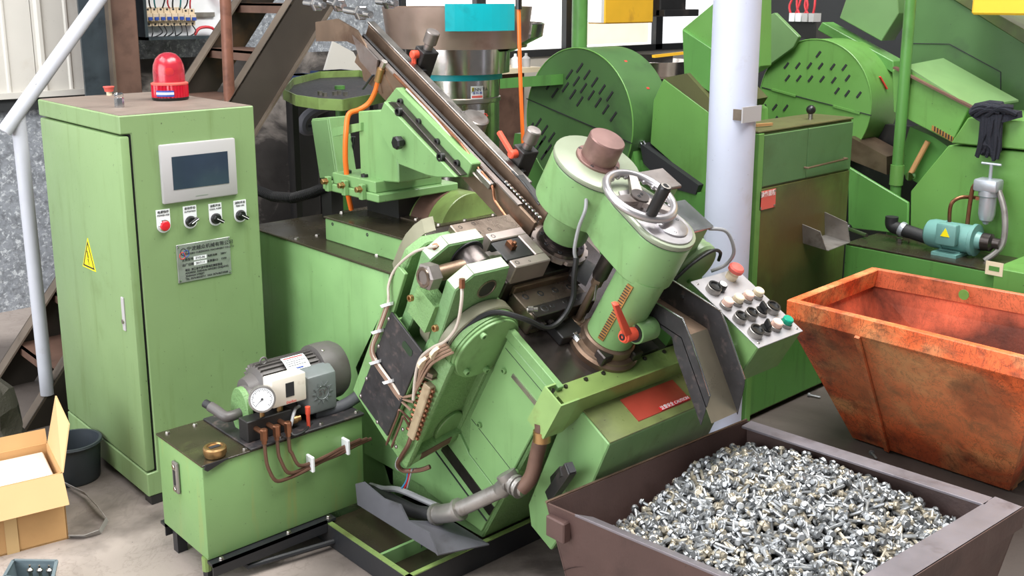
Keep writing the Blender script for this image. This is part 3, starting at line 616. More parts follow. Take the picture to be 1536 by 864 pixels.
P('cable_loop', G().tube([(1.66, by-.02, .47), (1.655, by-.05, .445), (1.70, by-.045, .443), (1.76, by+.0, .443)], .005, 6, 5), 'cable_black', t)
ty = TY0-.022
for i, xx in enumerate((1.545, 1.592, 1.635)):
    f = P('elbow_fitting', G().lathe((xx, TY0-.02, .478), ZH, [(.0095, -.028), (.0095, -.016), (.013, -.015), (.013, .02), (.010, .024)], 6).lathe((xx, by+.005, .486), -YH, [(.009, 0), (.009, by-TY0+.028)], 6), 'copper', t)
    z_ = (.30, .314, .327)[i]
    pts = [(xx, TY0-.02, .455), (xx+.002, TY0-.02, .40), (xx+.008, ty, z_+.06), (xx+.03, ty-.004, z_+.01), (xx+.075, ty, z_)]
    x_ = xx+.075
    while x_ < 1.92: x_ += .07; pts.append((min(x_, 1.965), ty+.004*math.sin(x_*40+i), z_+(min(x_, 1.965)-xx-.075)*.12))
    P('copper_tube', G().tube([(p[0], p[1]-i*.0, p[2]) for p in pts], .0065, 8, 4), 'tube_brown', t)
for x_ in (1.715, 1.86): P('tube_clip', G().box((x_-.006, ty-.018, .295+(x_-1.7)*.13), (x_+.006, TY0+.002, .352+(x_-1.7)*.13)), 'label_white', t, .003)
# ------------------------------------------------------------------ thread rolling machine: base, tilted body
MX = 2.10
t = M = thing('thread_rolling_machine', 'light green inclined thread rolling machine with handwheel head and swing arm', 'machine', (2.4, 3.0, 0))
# base tray of black channel
bx0, bx1, by0, by1, bz = 1.766, 2.95, 2.424, 3.56, .082
P('base_frame', G().box((bx0, by0, 0), (bx1, by0+.02, bz)).box((bx0, by0, 0), (bx0+.02, by1, bz)).box((bx1-.02, by0, 0), (bx1, by1, bz)).box((bx0, by1-.02, 0), (bx1, by1, bz)), 'base_black', t, .002)
P('tray_floor', G().box((bx0+.02, by0+.02, .02), (bx1-.02, by1-.02, .03)), 'oil_top', t)
P('tray_rim', G().box((bx0, by0+.0, bz), (bx0+.018, by1, bz+.004)).box((bx0, by0, bz), (bx1, by0+.018, bz+.004)), 'oily_green', t)
P('tray_partition', G().box((bx0+.02, 2.60, .03), (2.06, 2.612, bz)), 'mach_green', t)
P('tray_lid', G().box((bx0+.02, 2.62, bz-.012), (2.08, 2.92, bz-.004)), 'oil_top', t)
P('tray_divider', G().sheet(px(X, 1.95, (598, 848), (617, 815), (632, 815), (628, 858)), .004), 'grey_rubber', t)
P('teal_tape', G().sheet(px(X, 1.944, (600, 858), (612, 816), (617, 814), (605, 858)), .003), 'knob_green', t)
P('base_plinth', G().box((MX+.03, 3.57, 0), (2.9, 3.95, .034)), 'base_black', t)
# main base box
P('main_base', G().box((MX, 2.96, .032), (2.92, 3.98, .918)), 'mach_green', t, .006, 2)
P('base_top', G().box((MX-.004, 2.93, .918), (2.93, 3.99, .928)), 'oil_top', t, .003)
P('raised_cover', G().box((2.204, 2.93, .928), (2.93, 3.54, 1.018)), 'mach_green', t, .004)
P('raised_cover_top', G().box((2.20, 2.93, 1.018), (2.93, 3.545, 1.026)), 'oil_top', t, .002)
for p in ((499, 336), (551, 352), (608, 367)):
    socket(t, X(2.204, *p), -XH, .007, .004, 'ink')
for p in ((476, 353), (513, 319), (445, 358), (566, 383)):
    hexb(t, Z(.928, *p) if p[1] > 330 else Z(1.026, *p), ZH, .010, .008)
# half-round belt guard on the raised cover
gy0, gy1, gcx, gcz, rg = 3.094, 3.385, 2.607, .965, .168
prof = [(gcx+rg*math.cos(math.radians(180-d)), gcz+rg*math.sin(math.radians(180-d))) for d in range(21, 160, 8)]
P('belt_guard', G().loft([(x, gy0, z) for x, z in prof], [(x, gy1, z) for x, z in prof]), 'oily_green', t, .003)
P('guard_stain', G().loft([(x-.001, gy0+.09, z+.001) for x, z in prof[0:8]], [(x-.001, gy0+.2, z+.001) for x, z in prof[0:8]]), 'rust_brown', t)
P('guard_flange', G().box((gcx-.20, gy0-.03, 1.026), (gcx+.2, gy1+.02, 1.031)), 'oily_steel', t)
for x, y in ((gcx-.18, gy0-.015), (gcx-.18, gy0+.13), (gcx-.18, gy1), (gcx-.05, gy0-.017), (gcx+.1, gy0-.017)): hexb(t, (x, y, 1.031), ZH, .008, .008)
# tilted body
poly = [T(0, 2.165, -.43), Vector((0, 2.451, .085)), Vector((0, 2.99, .085)), Vector((0, 3.2, .5)), T(0, 2.96, -.43)]
P('body', G().prism([p+XH*MX for p in poly], (.56, 0, 0)), 'cast_green', t, .006)
P('skirt_panel', G().prism(px(X, MX-.008, (547, 610), (667, 690), (667, 747), (547, 680)), (.01, 0, 0)), 'mach_green', t)
P('side_plate', G().prism([T(MX-.012, v, w) for v, w in ((2.175, -.43), (2.42, -.43), (2.42, -.80), (2.36, -.92), (2.175, -.92))], (.014, 0, 0)), 'mach_green', t, .003)
P('lower_plate', G().prism([T(MX-.010, v, w) for v, w in ((2.175, -.925), (2.175, -1.12), (2.45, -1.24), (2.62, -1.24), (2.62, -.96), (2.43, -.90), (2.36, -.925))], (.012, 0, 0)), 'mach_green', t, .002)
P('wear_strip', G().tbox((MX-.014, 2.10+.075, -1.03), (MX-.009, 2.47, -.985)), 'dark_steel', t)
P('groove_line', G().tbox((MX-.0135, 2.10+.075, -1.062), (MX-.0095, 2.52, -1.057)), 'ink', t)
P('groove_slot', G().tbox((MX-.0165, 2.15, -.52), (MX-.0115, 2.34, -.505)), 'steel', t)
P('crack_line', G().tbox((MX-.0132, 2.178, -.800), (MX-.0115, 2.41, -.7985)).tbox((MX-.0132, 2.178, -.46), (MX-.0115, 2.41, -.4585)), 'ink', t)
for p in ((720.5, 637), (757, 556), (774, 708)): socket(t, X(MX-.012, *p), -XH, .010, .012, 'cast_green')
# work plate and its oily surface
P('work_plate', G().tbox((MX+.005, 2.17, -.435), (2.74, 2.95, -.42)), 'wet_steel', t, .002)
P('plate_edge_strip', G().tbox((MX-.012, 2.17, -.43), (MX+.012, 2.52, -.395)), 'mach_green', t, .002)
# trough along the low edge
tv0, tv1, tw1 = 2.106, 2.188, -.39
g = G().tbox((2.04, tv0, -.54), (2.046, tv1, tw1)).tbox((2.046, tv0, -.54), (2.12, tv0+.006, tw1)).tbox((2.046, tv1-.006, -.535), (2.085, tv1, tw1)).tbox((2.046, tv0+.006, -.54), (2.085, tv1-.006, -.53))
P('drip_box', g, 'drip_green', t)
g = G().loft([T(2.12, tv0, tw1), T(2.12, tv0+.006, tw1), T(2.12, tv0+.006, -.54), T(2.12, tv0, -.54)], [T(2.20, tv0, tw1), T(2.20, tv0+.006, tw1), T(2.20, tv0+.006, -.465), T(2.20, tv0, -.465)])
g.tbox((2.20, tv0, -.465), (2.68, tv0+.006, tw1)).tbox((2.08, tv0+.006, -.425), (2.68, tv1, -.412))
P('drip_trough', g, 'oily_green', t)
for uu in (2.13, 2.22, 2.30, 2.40, 2.50, 2.60): hexb(t, T(uu, tv1-.012, -.412), WH, .007, .008, 'dark_steel')
P('spout', G().tube([T(2.055, tv1-.02, tw1-.005), T(2.07, tv1-.03, tw1-.03), T(2.075, tv1-.03, tw1-.08)], .012, 10, 4), 'chrome', t)
# drain pipe run: down from the drip box, tee, along to the corrugated hose
p0 = X(2.06, 813, 648); p1 = X(2.06, 806, 680); p2 = X(2.05, 797, 715); p3 = X(2.03, 782, 733)
dp = P('drain_pipe', G().tube([p0+ZH*.03, p0, p1, p2, p3], .024, 14, 4), 'rust_brown', t)
P('yellow_collar', G().cyl(p0+ZH*.004, p0-ZH*.03, .028, None, 14), 'brass', dp)
q0 = X(2.03, 765, 722); 
P('pipe_tee', G().tube([p3+Vector((.01, 0, 0)), lerp(p3, q0, .5), q0, X(2.03, 752, 735)], .029, 14, 4), 'galv', dp)
for f in (.1, .5, .95): P('pipe_ring', G().lathe(lerp(p3, q0, f), q0-p3, [(.026, -.007), (.034, -.005), (.034, .005), (.026, .007)], 14), 'galv', dp)
P('pipe_cap', G().lathe(q0, Vector((-.2, .5, .85)), [(.03, 0), (.033, .01), (.033, .03), (0, .034)], 14), 'galv', dp)
q1 = X(1.97, 680, 768); q2 = X(1.96, 655, 772)
pp = P('return_pipe', G().tube([X(2.03, 752, 735), q1], .026, 14), 'galv', t)
P('pipe_elbow', G().tube([lerp(q1, X(2.03, 752, 735), .1), q1, q2], .032, 14, 3), 'galv', pp)
for q, dq in ((q1+ (X(2.03, 752, 735)-q1)*.12, X(2.03, 752, 735)-q1), (q2, q2-q1)): P('pipe_ring', G().lathe(q, dq, [(.028, -.008), (.038, -.006), (.038, .006), (.028, .008)], 16), 'galv', pp)
pts = [q2, X(1.95, 625, 768), X(1.95, 600, 757), X(1.97, 575, 745), X(2.03, 552, 735)]
P('return_hose', G().tube(pts, .024, 12, 5), 'rubber', t)
# rubber sheets draped over the tray edge
P('rubber_apron', G().sheet(px(X, 1.86, (533, 726), (545, 723), (575, 748), (600, 757), (612, 782), (644, 800), (657, 832), (640, 822), (536, 757)), .006), 'grey_rubber', t)
P('rubber_sheet', G().sheet([X(1.865, 612, 780), X(2.02, 680, 783), X(2.05, 734, 816), X(1.87, 657, 832)], .005), 'grey_rubber', t)
# bundle of cables leaving the arm
P('cable', G().tube([X(2.05, 556, 728), X(1.99, 575, 733), X(1.97, 600, 735), X(1.99, 640, 752), X(2.02, 670, 765)], .011, 8, 5), 'cable_grey', t)
# ------------------------------------------------------------------ thread rolling machine: arm, yoke, slide
t = M
# end plate with black cover
P('end_plate', G().prism([T(1.874, v, w) for v, w in ((2.535, -.967), (2.535, -.55), (2.72, -.54), (2.732, -.375), (2.777, -.375), (2.768, -.95))], (.014, 0, 0)), 'mach_green', t, .002)
P('end_plate_web', G().tbox((1.888, 2.56, -.94), (2.1, 2.74, -.60)), 'mach_green', t)
bp_ = P('black_cover', G().tbox((1.866, 2.537, -.935), (1.874, 2.724, -.53)), 'black_plate', t, .002)
sl = X(1.8655, 611, 523)
P('cover_slot', G().prism([sl+VH*a*.001+WH*b*.001 for a, b in [(30*math.cos(k*math.pi/8)*.35+ (18 if math.cos(k*math.pi/8) > 0 else -18), 14*math.sin(k*math.pi/8)) for k in range(16)]], (-.001, 0, 0)), 'slot_dark', bp_)
for p in ((583, 478), (568, 519), (550, 568), (541, 594), (566, 633), (594, 670), (604, 644)): rivet(bp_, X(1.866, *p), -XH, .007, .004, 'worn_steel')
# swing arm casting
dc = (2.03, -.465); RB = .132
def TU(v, u, w): return T(u, v, w)
outl = [(1.898, -1.0), (2.12, -1.0), (2.12, -.44)] + [(dc[0]+RB*math.cos(a), dc[1]+RB*math.sin(a)) for a in [math.radians(d) for d in range(20, 185, 15)]]
g = G().prism([TU(2.468, u, w) for u, w in outl], VH*.09)
arm = P('swing_arm', g, 'cast_green', t, .006)
g = G().tbox((1.8975, 2.432, -1.001), (1.926, 2.52, -.5)).prism([TU(2.432, u, w) for u, w in ((1.9, -1.0), (2.12, -.93), (2.12, -.885), (1.93, -.945))], VH*.08)
g.prism([TU(2.44, u, w) for u, w in ((2.095, -.94), (2.12, -.94), (2.12, -.5), (2.085, -.5))], VH*.08)
P('arm_rib', g, 'cast_green', arm, .010, 2)
P('arm_boss', G().lathe(T(dc[0], 2.447, dc[1]), VH, [(RB, 0), (RB, .15), (RB*.96, .16)], 48), 'cast_green', arm, 0)
cv = P('bearing_cover', G().lathe(T(dc[0], 2.448, dc[1]), -VH, [(.127, 0), (.127, .008), (.124, .01), (.121, .01), (.121, .018), (.118, .02)], 48), 'mach_green', arm)
P('boss_shroud', G().lathe(T(dc[0], 2.47, dc[1]), VH, [(RB+.004, 0), (RB+.008, .004), (RB+.008, .04), (RB+.004, .044)], 48).lathe(T(dc[0], 2.56, dc[1]), VH, [(RB+.006, 0), (RB+.006, .05)], 48), 'shroud_grey', arm)
for du, dw in ((-.06, -.075), (.03, -.096), (.092, .045), (-.06, .085)):
    socket(cv, T(dc[0]+du, 2.428, dc[1]+dw), -VH, .011, .016, 'mach_green')
oc = V(2.463, 673, 640)
P('inspection_cover', G().prism([oc+UH*.055*math.cos(k*math.pi/12)+WH*.075*math.sin(k*math.pi/12)-VH*.008 for k in range(24)], VH*.014), 'mach_green', arm, .003)
for du, dw in ((.045, .045), (-.005, -.062)): socket(arm, oc+UH*du+WH*dw-VH*.008, -VH, .008, .012, 'mach_green')
P('arm_window', G().prism([TU(2.4315, u, w) for u, w in ((1.945, -.972), (2.06, -.935), (2.06, -.905), (1.945, -.94))], VH*.004), 'rust_brown', arm)
# yoke links
def link_plate(v0, v1, low):
    pts = [(1.875, -.252), (1.928, -.2), (2.073, -.2), (2.085, -.262), (2.085, -.33), (2.0, -.5), (2.0, low), (1.90, low), (1.90, -.5)]
    return P('yoke_link', G().prism([TU(v0, u, w) for u, w in pts], VH*(v1-v0)), 'yoke_green', t, .004)
l1 = link_plate(2.515, 2.566, -.75); l2 = link_plate(2.653, 2.704, -.62)
for l_, v0_, v1_ in ((l1, 2.519, 2.562), (l2, 2.657, 2.70)):
    P('worn_chamfer', G().prism([TU(v0_, u, w) for u, w in ((1.8765, -.2485), (1.9275, -.1985), (1.9285, -.2), (1.8775, -.25))], VH*(v1_-v0_)), 'worn_top', l_)
    P('worn_top_face', G().prism([TU(v0_, u, w) for u, w in ((1.930, -.2), (2.069, -.2), (2.069, -.1985), (1.930, -.1985))], VH*(v1_-v0_)), 'worn_top', l_)
P('yoke_web', G().tbox((1.87, 2.56, -.47), (1.93, 2.66, -.36)), 'cast_green', l1)
P('pin_bush', G().lathe(V(2.515, 730, 433), -VH, [(.036, -.002), (.036, .002), (.031, .003), (.029, 0), (0, 0)], 28), 'oily_steel', l1)
P('pin_face', G().lathe(V(2.515, 730, 433), -VH, [(.029, 0), (.029, .0012), (0, .0012)], 24), 'black_metal', l1)
P('eye', G().lathe(T(2.022, 2.575, -.262), VH, [(.05, 0), (.052, .004), (.052, .07), (.05, .078)], 28), 'dark_steel', t)
ec = V(2.652, 704, 372)
P('bearing_ring', G().lathe(T(2.022, 2.652, -.262), -VH, [(.062, 0), (.062, .004), (.05, .004)], 28), 'ink', l2)
for p in ((654, 492), (617, 447)): socket(t, X(1.84, *p), -XH, .011, .012, 'brass')
# tie rod with hex nut
rw = -.262
P('tie_rod', G().cyl(T(1.85, 2.61, rw-.006), T(2.0, 2.61, rw), .024, .026, 20), 'brown_steel', t)
nt = P('rod_nut', G().lathe(T(1.825, 2.61, rw-.007), UH, [(.036, 0), (.043, .006), (.043, .042), (.038, .046)], 6), 'worn_steel', t)
P('nut_bore', G().lathe(T(1.826, 2.61, rw-.007), -UH, [(.033, 0), (.031, .004), (.022, .004), (.020, -.03), (0, -.03)], 20), 'oily_steel', nt)
P('ball_end', G().lathe(T(2.045, 2.61, -.258), UH, [(.02, 0), (.03, .01), (.03, .04), (.024, .05), (.024, .075)], 8), 'steel', t)
# hose guard behind the yoke: rounded plate with flat face
g = G().prism([TU(2.76, u, w) for u, w in ((1.90, -.33), (1.95, -.285), (2.07, -.285), (2.07, -.62), (1.895, -.62))], VH*.04)
P('rear_link', g, 'cast_green', t, .005)
shell = [(u, w) for u, w in ((2.0, -.275), (1.965, -.28), (1.94, -.30), (1.92, -.335), (1.912, -.38), (1.91, -.46))]
P('hose_shell', G().loft([TU(2.80, u, w) for u, w in shell]+[TU(2.80, u+.008, w) for u, w in reversed(shell)], [TU(2.865, u+.03, w) for u, w in shell]+[TU(2.865, u+.04, w) for u, w in reversed(shell)]), 'shroud_grey', t)
# slide: ram block with insert
P('ram_base', G().tbox((2.12, 2.535, -.42), (2.47, 2.72, -.30)), 'dark_steel', t, .003)
P('ram_block', G().tbox((2.13, 2.535, -.31), (2.285, 2.572, -.235)).tbox((2.13, 2.668, -.31), (2.285, 2.705, -.235)).tbox((2.245, 2.57, -.31), (2.285, 2.67, -.235)), 'ram_steel', t, .003)
ins = P('ram_insert', G().tbox((2.125, 2.574, -.31), (2.246, 2.666, -.238)), 'black_metal', t, .004)
P('oil_fitting', G().tbox((2.17, 2.612, -.24), (2.19, 2.645, -.222)).lathe(T(2.18, 2.62, -.238), WH, [(.008, 0), (.008, .028), (.005, .03)], 6), 'copper', ins)
for u, v in ((2.15, 2.555), (2.15, 2.687), (2.2, 2.55)): socket(t, T(u, v, -.235), WH, .0095 if v != 2.55 else .005, .002, 'ink')
P('ram_spring', G().lathe(T(2.12, 2.62, -.275), -UH, [(.026, 0), (.024, .012), (.012, .018), (0, .018)], 18), 'steel', t)
P('clamp_strip', G().tbox((2.06, 2.715, -.42), (2.32, 2.80, -.262)), 'oily_steel', t, .003)
for u, v in ((2.09, 2.735), (2.14, 2.74), (2.19, 2.745), (2.09, 2.78), (2.15, 2.785)): socket(t, T(u, v, -.262), WH, .009, .002, 'ink')
# lower die bed
db = P('die_bed', G().tbox((2.155, 2.408, -.42), (2.43, 2.532, -.342)), 'oily_steel', t, .003)
P('die_rail', G().tbox((2.16, 2.403, -.395), (2.43, 2.45, -.336)), 'dark_steel', db, .002)
P('die_back_rail', G().tbox((2.155, 2.522, -.36), (2.44, 2.537, -.318)), 'brown_steel', db, .002)
for u, v, r in ((2.19, 2.497, .013), (2.255, 2.495, .013), (2.32, 2.493, .013), (2.385, 2.49, .013), (2.175, 2.43, .010), (2.215, 2.428, .016), (2.25, 2.43, .010), (2.31, 2.43, .010), (2.37, 2.43, .010)):
    socket(db, T(u, v, -.342 if v > 2.46 else -.336), WH, r, .003, 'black_metal')
for u in (2.2, 2.235, 2.30): hexb(db, T(u, 2.403, -.375), -VH, .011, .016, 'dark_steel')
P('slide_bracket', G().tbox((2.24, 2.33, -.42), (2.34, 2.40, -.385)), 'black_metal', t, .003)
hexb(t, T(2.30, 2.335, -.395), -VH, .012, .03, 'bright_steel')
P('finger_guard', G().sheet(px(W, -.285, (871, 385), (894, 397), (879, 429), (854, 412)), .003), 'black_plate', t)
P('guard_post', G().tbox((2.40, 2.49, -.34), (2.44, 2.53, -.29)), 'dark_steel', t)
# ------------------------------------------------------------------ column and head
cu, cv_ = 2.39, 2.272
P('column_flange', G().lathe(T(cu, cv_, -.42), WH, [(.118, 0), (.118, .018), (.108, .024), (.106, .03), (.092, .034), (.090, .06), (.084, .066)], 48), 'brown_steel', t, label='rust brown clamp ring around the column foot')
for a in (-2.5, -1.0): P('clamp_jaw', G().tbox((cu-.02+.09*math.cos(a), cv_-.025+.09*math.sin(a), -.40), (cu+.025+.09*math.cos(a), cv_+.02+.09*math.sin(a), -.362)), 'dark_steel', t, .004)
P('head_column', G().lathe(T(cu, cv_, -.37), WH, [(.079, 0), (.079, .29)], 40), 'mach_green', t)
sc = []
fw_ = (-.93, -.36)
stp = P('scale_strip', G().prism([W(-.24, 0, 0)]*0 + [T(cu-.0805*.985, cv_-.012, -.335), T(cu-.0805*.92, cv_-.032, -.335), T(cu-.0805*.92, cv_-.034, -.10), T(cu-.0805*.985, cv_-.014, -.10)], (-.003, 0, 0)), 'amber', t, label='engraved brass scale on the column')
for k in range(22):
    w_ = -.325+.0102*k
    P('scale_mark', G().prism([T(cu-.0835*.985, cv_-.013, w_), T(cu-.0835*.93, cv_-.030, w_), T(cu-.0835*.93, cv_-.030, w_+.0025), T(cu-.0835*.985, cv_-.013, w_+.0025)], (-.0018, 0, 0)), 'ink', stp)
# clamp boss and red lever
bc = T(2.40, 2.186, -.262)
P('clamp_boss', G().lathe(bc, UH, [(.036, -.03), (.037, -.026), (.037, .05), (.03, .055)], 28), 'mach_green', t)
P('clamp_neck', G().tbox((2.36, 2.19, -.295), (2.44, 2.235, -.23)), 'mach_green', t, .008)
P('boss_washer', G().lathe(bc-UH*.03, -UH, [(.03, 0), (.03, .006)], 20), 'black_metal', t)
lv = P('clamp_lever', G().lathe(bc-UH*.036, -UH, [(.022, 0), (.022, .045), (.017, .05), (.017, .053)], 20), 'red_handle', t, label='red clamping lever')
b0 = bc-UH*.062; tip = V(2.186, 923, 455)
dl = (tip-b0); P('lever_blade', G().loft([b0+UH*.016+VH*.012, b0-UH*.018+VH*.012, b0-UH*.018-VH*.012, b0+UH*.016-VH*.012], [tip+UH*.010+VH*.009, tip-UH*.012+VH*.009, tip-UH*.012-VH*.009, tip+UH*.010-VH*.009]), 'red_handle', lv, .003, 2)
socket(lv, bc-UH*.089, -UH, .011, .006, 'black_metal')
# guide rod beside the column
P('guide_rod', G().cyl(T(2.36, 2.388, -.42), T(2.36, 2.388, -.17), .0125, None, 14), 'brown_steel', t)
P('rod_socket', G().lathe(T(2.36, 2.388, -.42), WH, [(.03, 0), (.03, .03), (.022, .036)], 20), 'brown_steel', t)
P('rod_nut', G().lathe(T(2.36, 2.388, -.235), WH, [(.018, 0), (.019, .004), (.019, .026), (.016, .03)], 6), 'brown_steel', t)
P('rod_bush', G().lathe(T(2.36, 2.39, -.205), WH, [(.022, 0), (.026, .01), (.026, .12)], 20), 'dark_steel', t)
P('lock_pin', G().cyl(T(2.345, 2.375, -.222), T(2.30, 2.33, -.235), .0035, None, 8), 'steel', t)
# gear head: two lobes joined
big, sml, RBIG, RS = (2.405, 2.618), (2.405, 2.295), .148, .103
def lobe(k, top=False):
    o = []
    for a in range(20, 171, 10): o.append((big[0]+(RBIG+k)*math.cos(math.radians(a)), big[1]+(RBIG+k)*math.sin(math.radians(a))))
    for a in range(180, 241, 10): o.append((big[0]+(RBIG+k)*math.cos(math.radians(a)), big[1]+(RBIG+k)*math.sin(math.radians(a))))
    o.append((sml[0]-RS+.012-k, 2.435)); 
    for a in range(180, 361, 12): o.append((sml[0]+(RS+k)*math.cos(math.radians(a)), sml[1]+(RS+k)*math.sin(math.radians(a))))
    o.append((sml[0]+RS-.012+k, 2.435))
    for a in range(-60, 20, 10): o.append((big[0]+(RBIG+k)*math.cos(math.radians(a)), big[1]+(RBIG+k)*math.sin(math.radians(a))))
    return o
hd = P('gear_head', G().prism([T(u, v, -.095) for u, v in lobe(0)], WH*.158), 'mach_green', t, .004, ang=40)
P('head_lid', G().prism([T(u, v, .065) for u, v in lobe(.001)], WH*.017), 'lid_grey', hd, .004, 2, ang=40)
P('lid_groove', G().prism([T(u, v, .062) for u, v in lobe(-.003)], WH*.004), 'ink', hd, ang=40)
P('steel_deck', G().prism([T(u, v, .082) for u, v in [(sml[0]+(RS-.012)*math.cos(math.radians(a)), sml[1]+(RS-.012)*math.sin(math.radians(a))) for a in range(180, 361, 12)]+[(2.49, 2.40), (2.45, 2.47), (2.36, 2.47), (2.32, 2.40)]], WH*.005), 'satin_steel', hd, .001, ang=40)
P('bearing_cap', G().lathe(T(sml[0]+.015, sml[1]-.01, .087), WH, [(.055, 0), (.055, .005), (.05, .007), (0, .007)], 36), 'satin_steel', hd)
for a in (.3, 2.3, 4.2): socket(hd, T(sml[0]+.015+.04*math.cos(a), sml[1]-.01+.04*math.sin(a), .093), WH, .006, .003, 'ink')
cp = (2.412, 2.628)
mc = P('motor_cap', G().lathe(T(cp[0], cp[1], .082), WH, [(.075, 0), (.075, .006), (.073, .008), (.060, .010), (.060, .082), (.057, .086), (0, .087)], 44), 'cap_brown', hd, label='round brown metal cap')
for k in range(4): socket(mc, T(cp[0]+.067*math.cos(k*1.57+.5), cp[1]+.067*math.sin(k*1.57+.5), .09), WH, .006, .004, 'ink')
# handwheel
hc = (2.375, 2.403, .118); hr = .112
hw = P('handwheel', G().tube([T(hc[0]+hr*math.cos(k*math.pi/28), hc[1]+hr*math.sin(k*math.pi/28), hc[2]) for k in range(56)], .0135, 12, close=True), 'satin_steel', t, label='polished handwheel with finger grips')
for k in range(20):
    a = 2*math.pi*k/20; P('grip_scallop', G().sphere(T(hc[0]+(hr-.008)*math.cos(a), hc[1]+(hr-.008)*math.sin(a), hc[2]-.006), .0095, 6), 'satin_steel', hw)
for a in (1.05, 3.14, 5.24):
    P('spoke', G().loft([T(hc[0]+.02*math.cos(a)+s1*.02*math.sin(a), hc[1]+.02*math.sin(a)-s1*.02*math.cos(a), hc[2]+dz) for s1, dz in ((1, -.004), (-1, -.004), (-1, -.022), (1, -.022))],
                        [T(hc[0]+hr*.95*math.cos(a)+s1*.013*math.sin(a), hc[1]+hr*.95*math.sin(a)-s1*.013*math.cos(a), hc[2]+dz) for s1, dz in ((1, .006), (-1, .006), (-1, -.008), (1, -.008))]), 'worn_steel', hw)
P('hub', G().lathe(T(hc[0], hc[1], hc[2]-.035), WH, [(.028, 0), (.028, .03), (.024, .034), (0, .034)], 28), 'worn_steel', hw)
hp = P('hub_disc', G().lathe(T(hc[0], hc[1], hc[2]-.002), WH, [(.03, 0), (.03, .005), (0, .005)], 28), 'dark_steel', hw)
for q in (-.009, .009): socket(hp, T(hc[0]+q, hc[1]+q*.4, hc[2]+.003), WH, .006, .004, 'ink')
P('shaft', G().cyl(T(hc[0], hc[1], .08), T(hc[0], hc[1], hc[2]-.03), .02, None, 20), 'worn_steel', hw)
a = math.radians(-62); kp = (hc[0]+hr*math.cos(a), hc[1]+hr*math.sin(a))
kb = W(hc[2]+.012, 976, 322)
P('crank_knob', G().lathe(kb, WH, [(.012, 0), (.0175, .006), (.0185, .06), (.0195, .10), (.017, .108), (.016, .109)], 24), 'black_plastic', hw, label='black plastic crank grip')
P('knob_end', G().lathe(kb+WH*.1085, WH, [(.0155, 0), (.0155, .001), (.010, .0012), (.008, -.003), (0, -.003)], 20), 'steel', hw)
# spindle with slotted dial plate
P('spindle_housing', G().lathe(T(2.405, 2.617, -.215), WH, [(.076, 0), (.078, .01), (.078, .13)], 36), 'mach_green', t)
P('spindle_nose', G().lathe(T(2.405, 2.617, -.255), WH, [(.055, 0), (.055, .03), (.062, .045)], 32), 'dark_steel', t)
pts = []
for k in range(72):
    r = .101 if k % 6 else .094; pts.append(T(2.405+r*math.cos(2*math.pi*k/72), 2.614+r*math.sin(2*math.pi*k/72), -.272))
fd = P('feed_dial', G().prism(pts, WH*.014), 'ram_steel', t, label='slotted round feed dial')
P('dial_hub', G().lathe(T(2.405, 2.614, -.258), WH, [(.086, 0), (.083, .012), (.066, .013), (.066, .016), (0, .016)], 40), 'wet_steel', fd)
for k in range(8): socket(fd, T(2.405+.07*math.cos(k*.785), 2.614+.07*math.sin(k*.785), -.245), WH, .008, .003, 'ink')
P('dial_carrier', G().lathe(T(2.405, 2.614, -.42), WH, [(.06, 0), (.06, .13), (.09, .148)], 32), 'black_metal', t)
# grey cable over the head side
P('air_tube', G().tube([T(2.30, 2.53, .03), T(2.285, 2.50, .0), T(2.28, 2.49, -.06), T(2.28, 2.47, -.13), T(2.29, 2.455, -.165)], .006, 8, 6), 'cable_grey', t)
P('sensor_cable', G().tube([T(2.29, 2.455, -.16), T(2.29, 2.43, -.22), T(2.30, 2.405, -.29), T(2.27, 2.385, -.35), T(2.2, 2.375, -.37), T(2.1, 2.40, -.325), T(2.02, 2.455, -.325), T(1.95, 2.47, -.365), T(1.90, 2.48, -.44), T(1.89, 2.5, -.50)], .009, 8, 6), 'cable_black', t)
P('cable_gland', G().lathe(T(2.13, 2.43, -.32), Vector((.6, -.5, 0)), [(.008, 0), (.011, .004), (.011, .02), (.007, .022), (.007, .035)], 8), 'steel', t)
# side motor behind the head
P('side_motor', G().lathe(T(2.73, 2.30, -.165), VH, [(.03, -.012), (.085, -.010), (.092, 0), (.092, .02), (.088, .022), (.088, .2), (.07, .21)], 36), 'worn_green', t)
P('motor_tab', G().lathe(T(2.72, 2.292, -.215), -VH, [(.01, 0), (.01, .012)], 10), 'mach_green', t)
P('side_gearbox', G().tbox((2.56, 2.31, -.3), (2.70, 2.46, .0)), 'mach_green', t, .006)
P('gearbox_top', G().tbox((2.555, 2.305, .0), (2.715, 2.45, .012)), 'bright_steel', t, .003)
P('upper_junction', G().tbox((2.56, 2.47, -.02), (2.68, 2.56, .05)), 'mach_green', t, .005)
P('junction_lid', G().tbox((2.555, 2.465, .05), (2.685, 2.565, .062)), 'worn_steel', t, .003)
P('motor_cable', G().tube([T(2.70, 2.31, -.0), T(2.76, 2.28, -.0), T(2.80, 2.24, -.06), T(2.80, 2.24, -.12), T(2.77, 2.26, -.16)], .006, 8, 6), 'cable_grey', t)
P('motor_cable', G().tube([T(2.60, 2.28, -.19), T(2.66, 2.28, -.12), T(2.74, 2.28, -.08), T(2.80, 2.28, -.10), T(2.82, 2.28, -.14)], .006, 8, 6), 'cable_black', t)
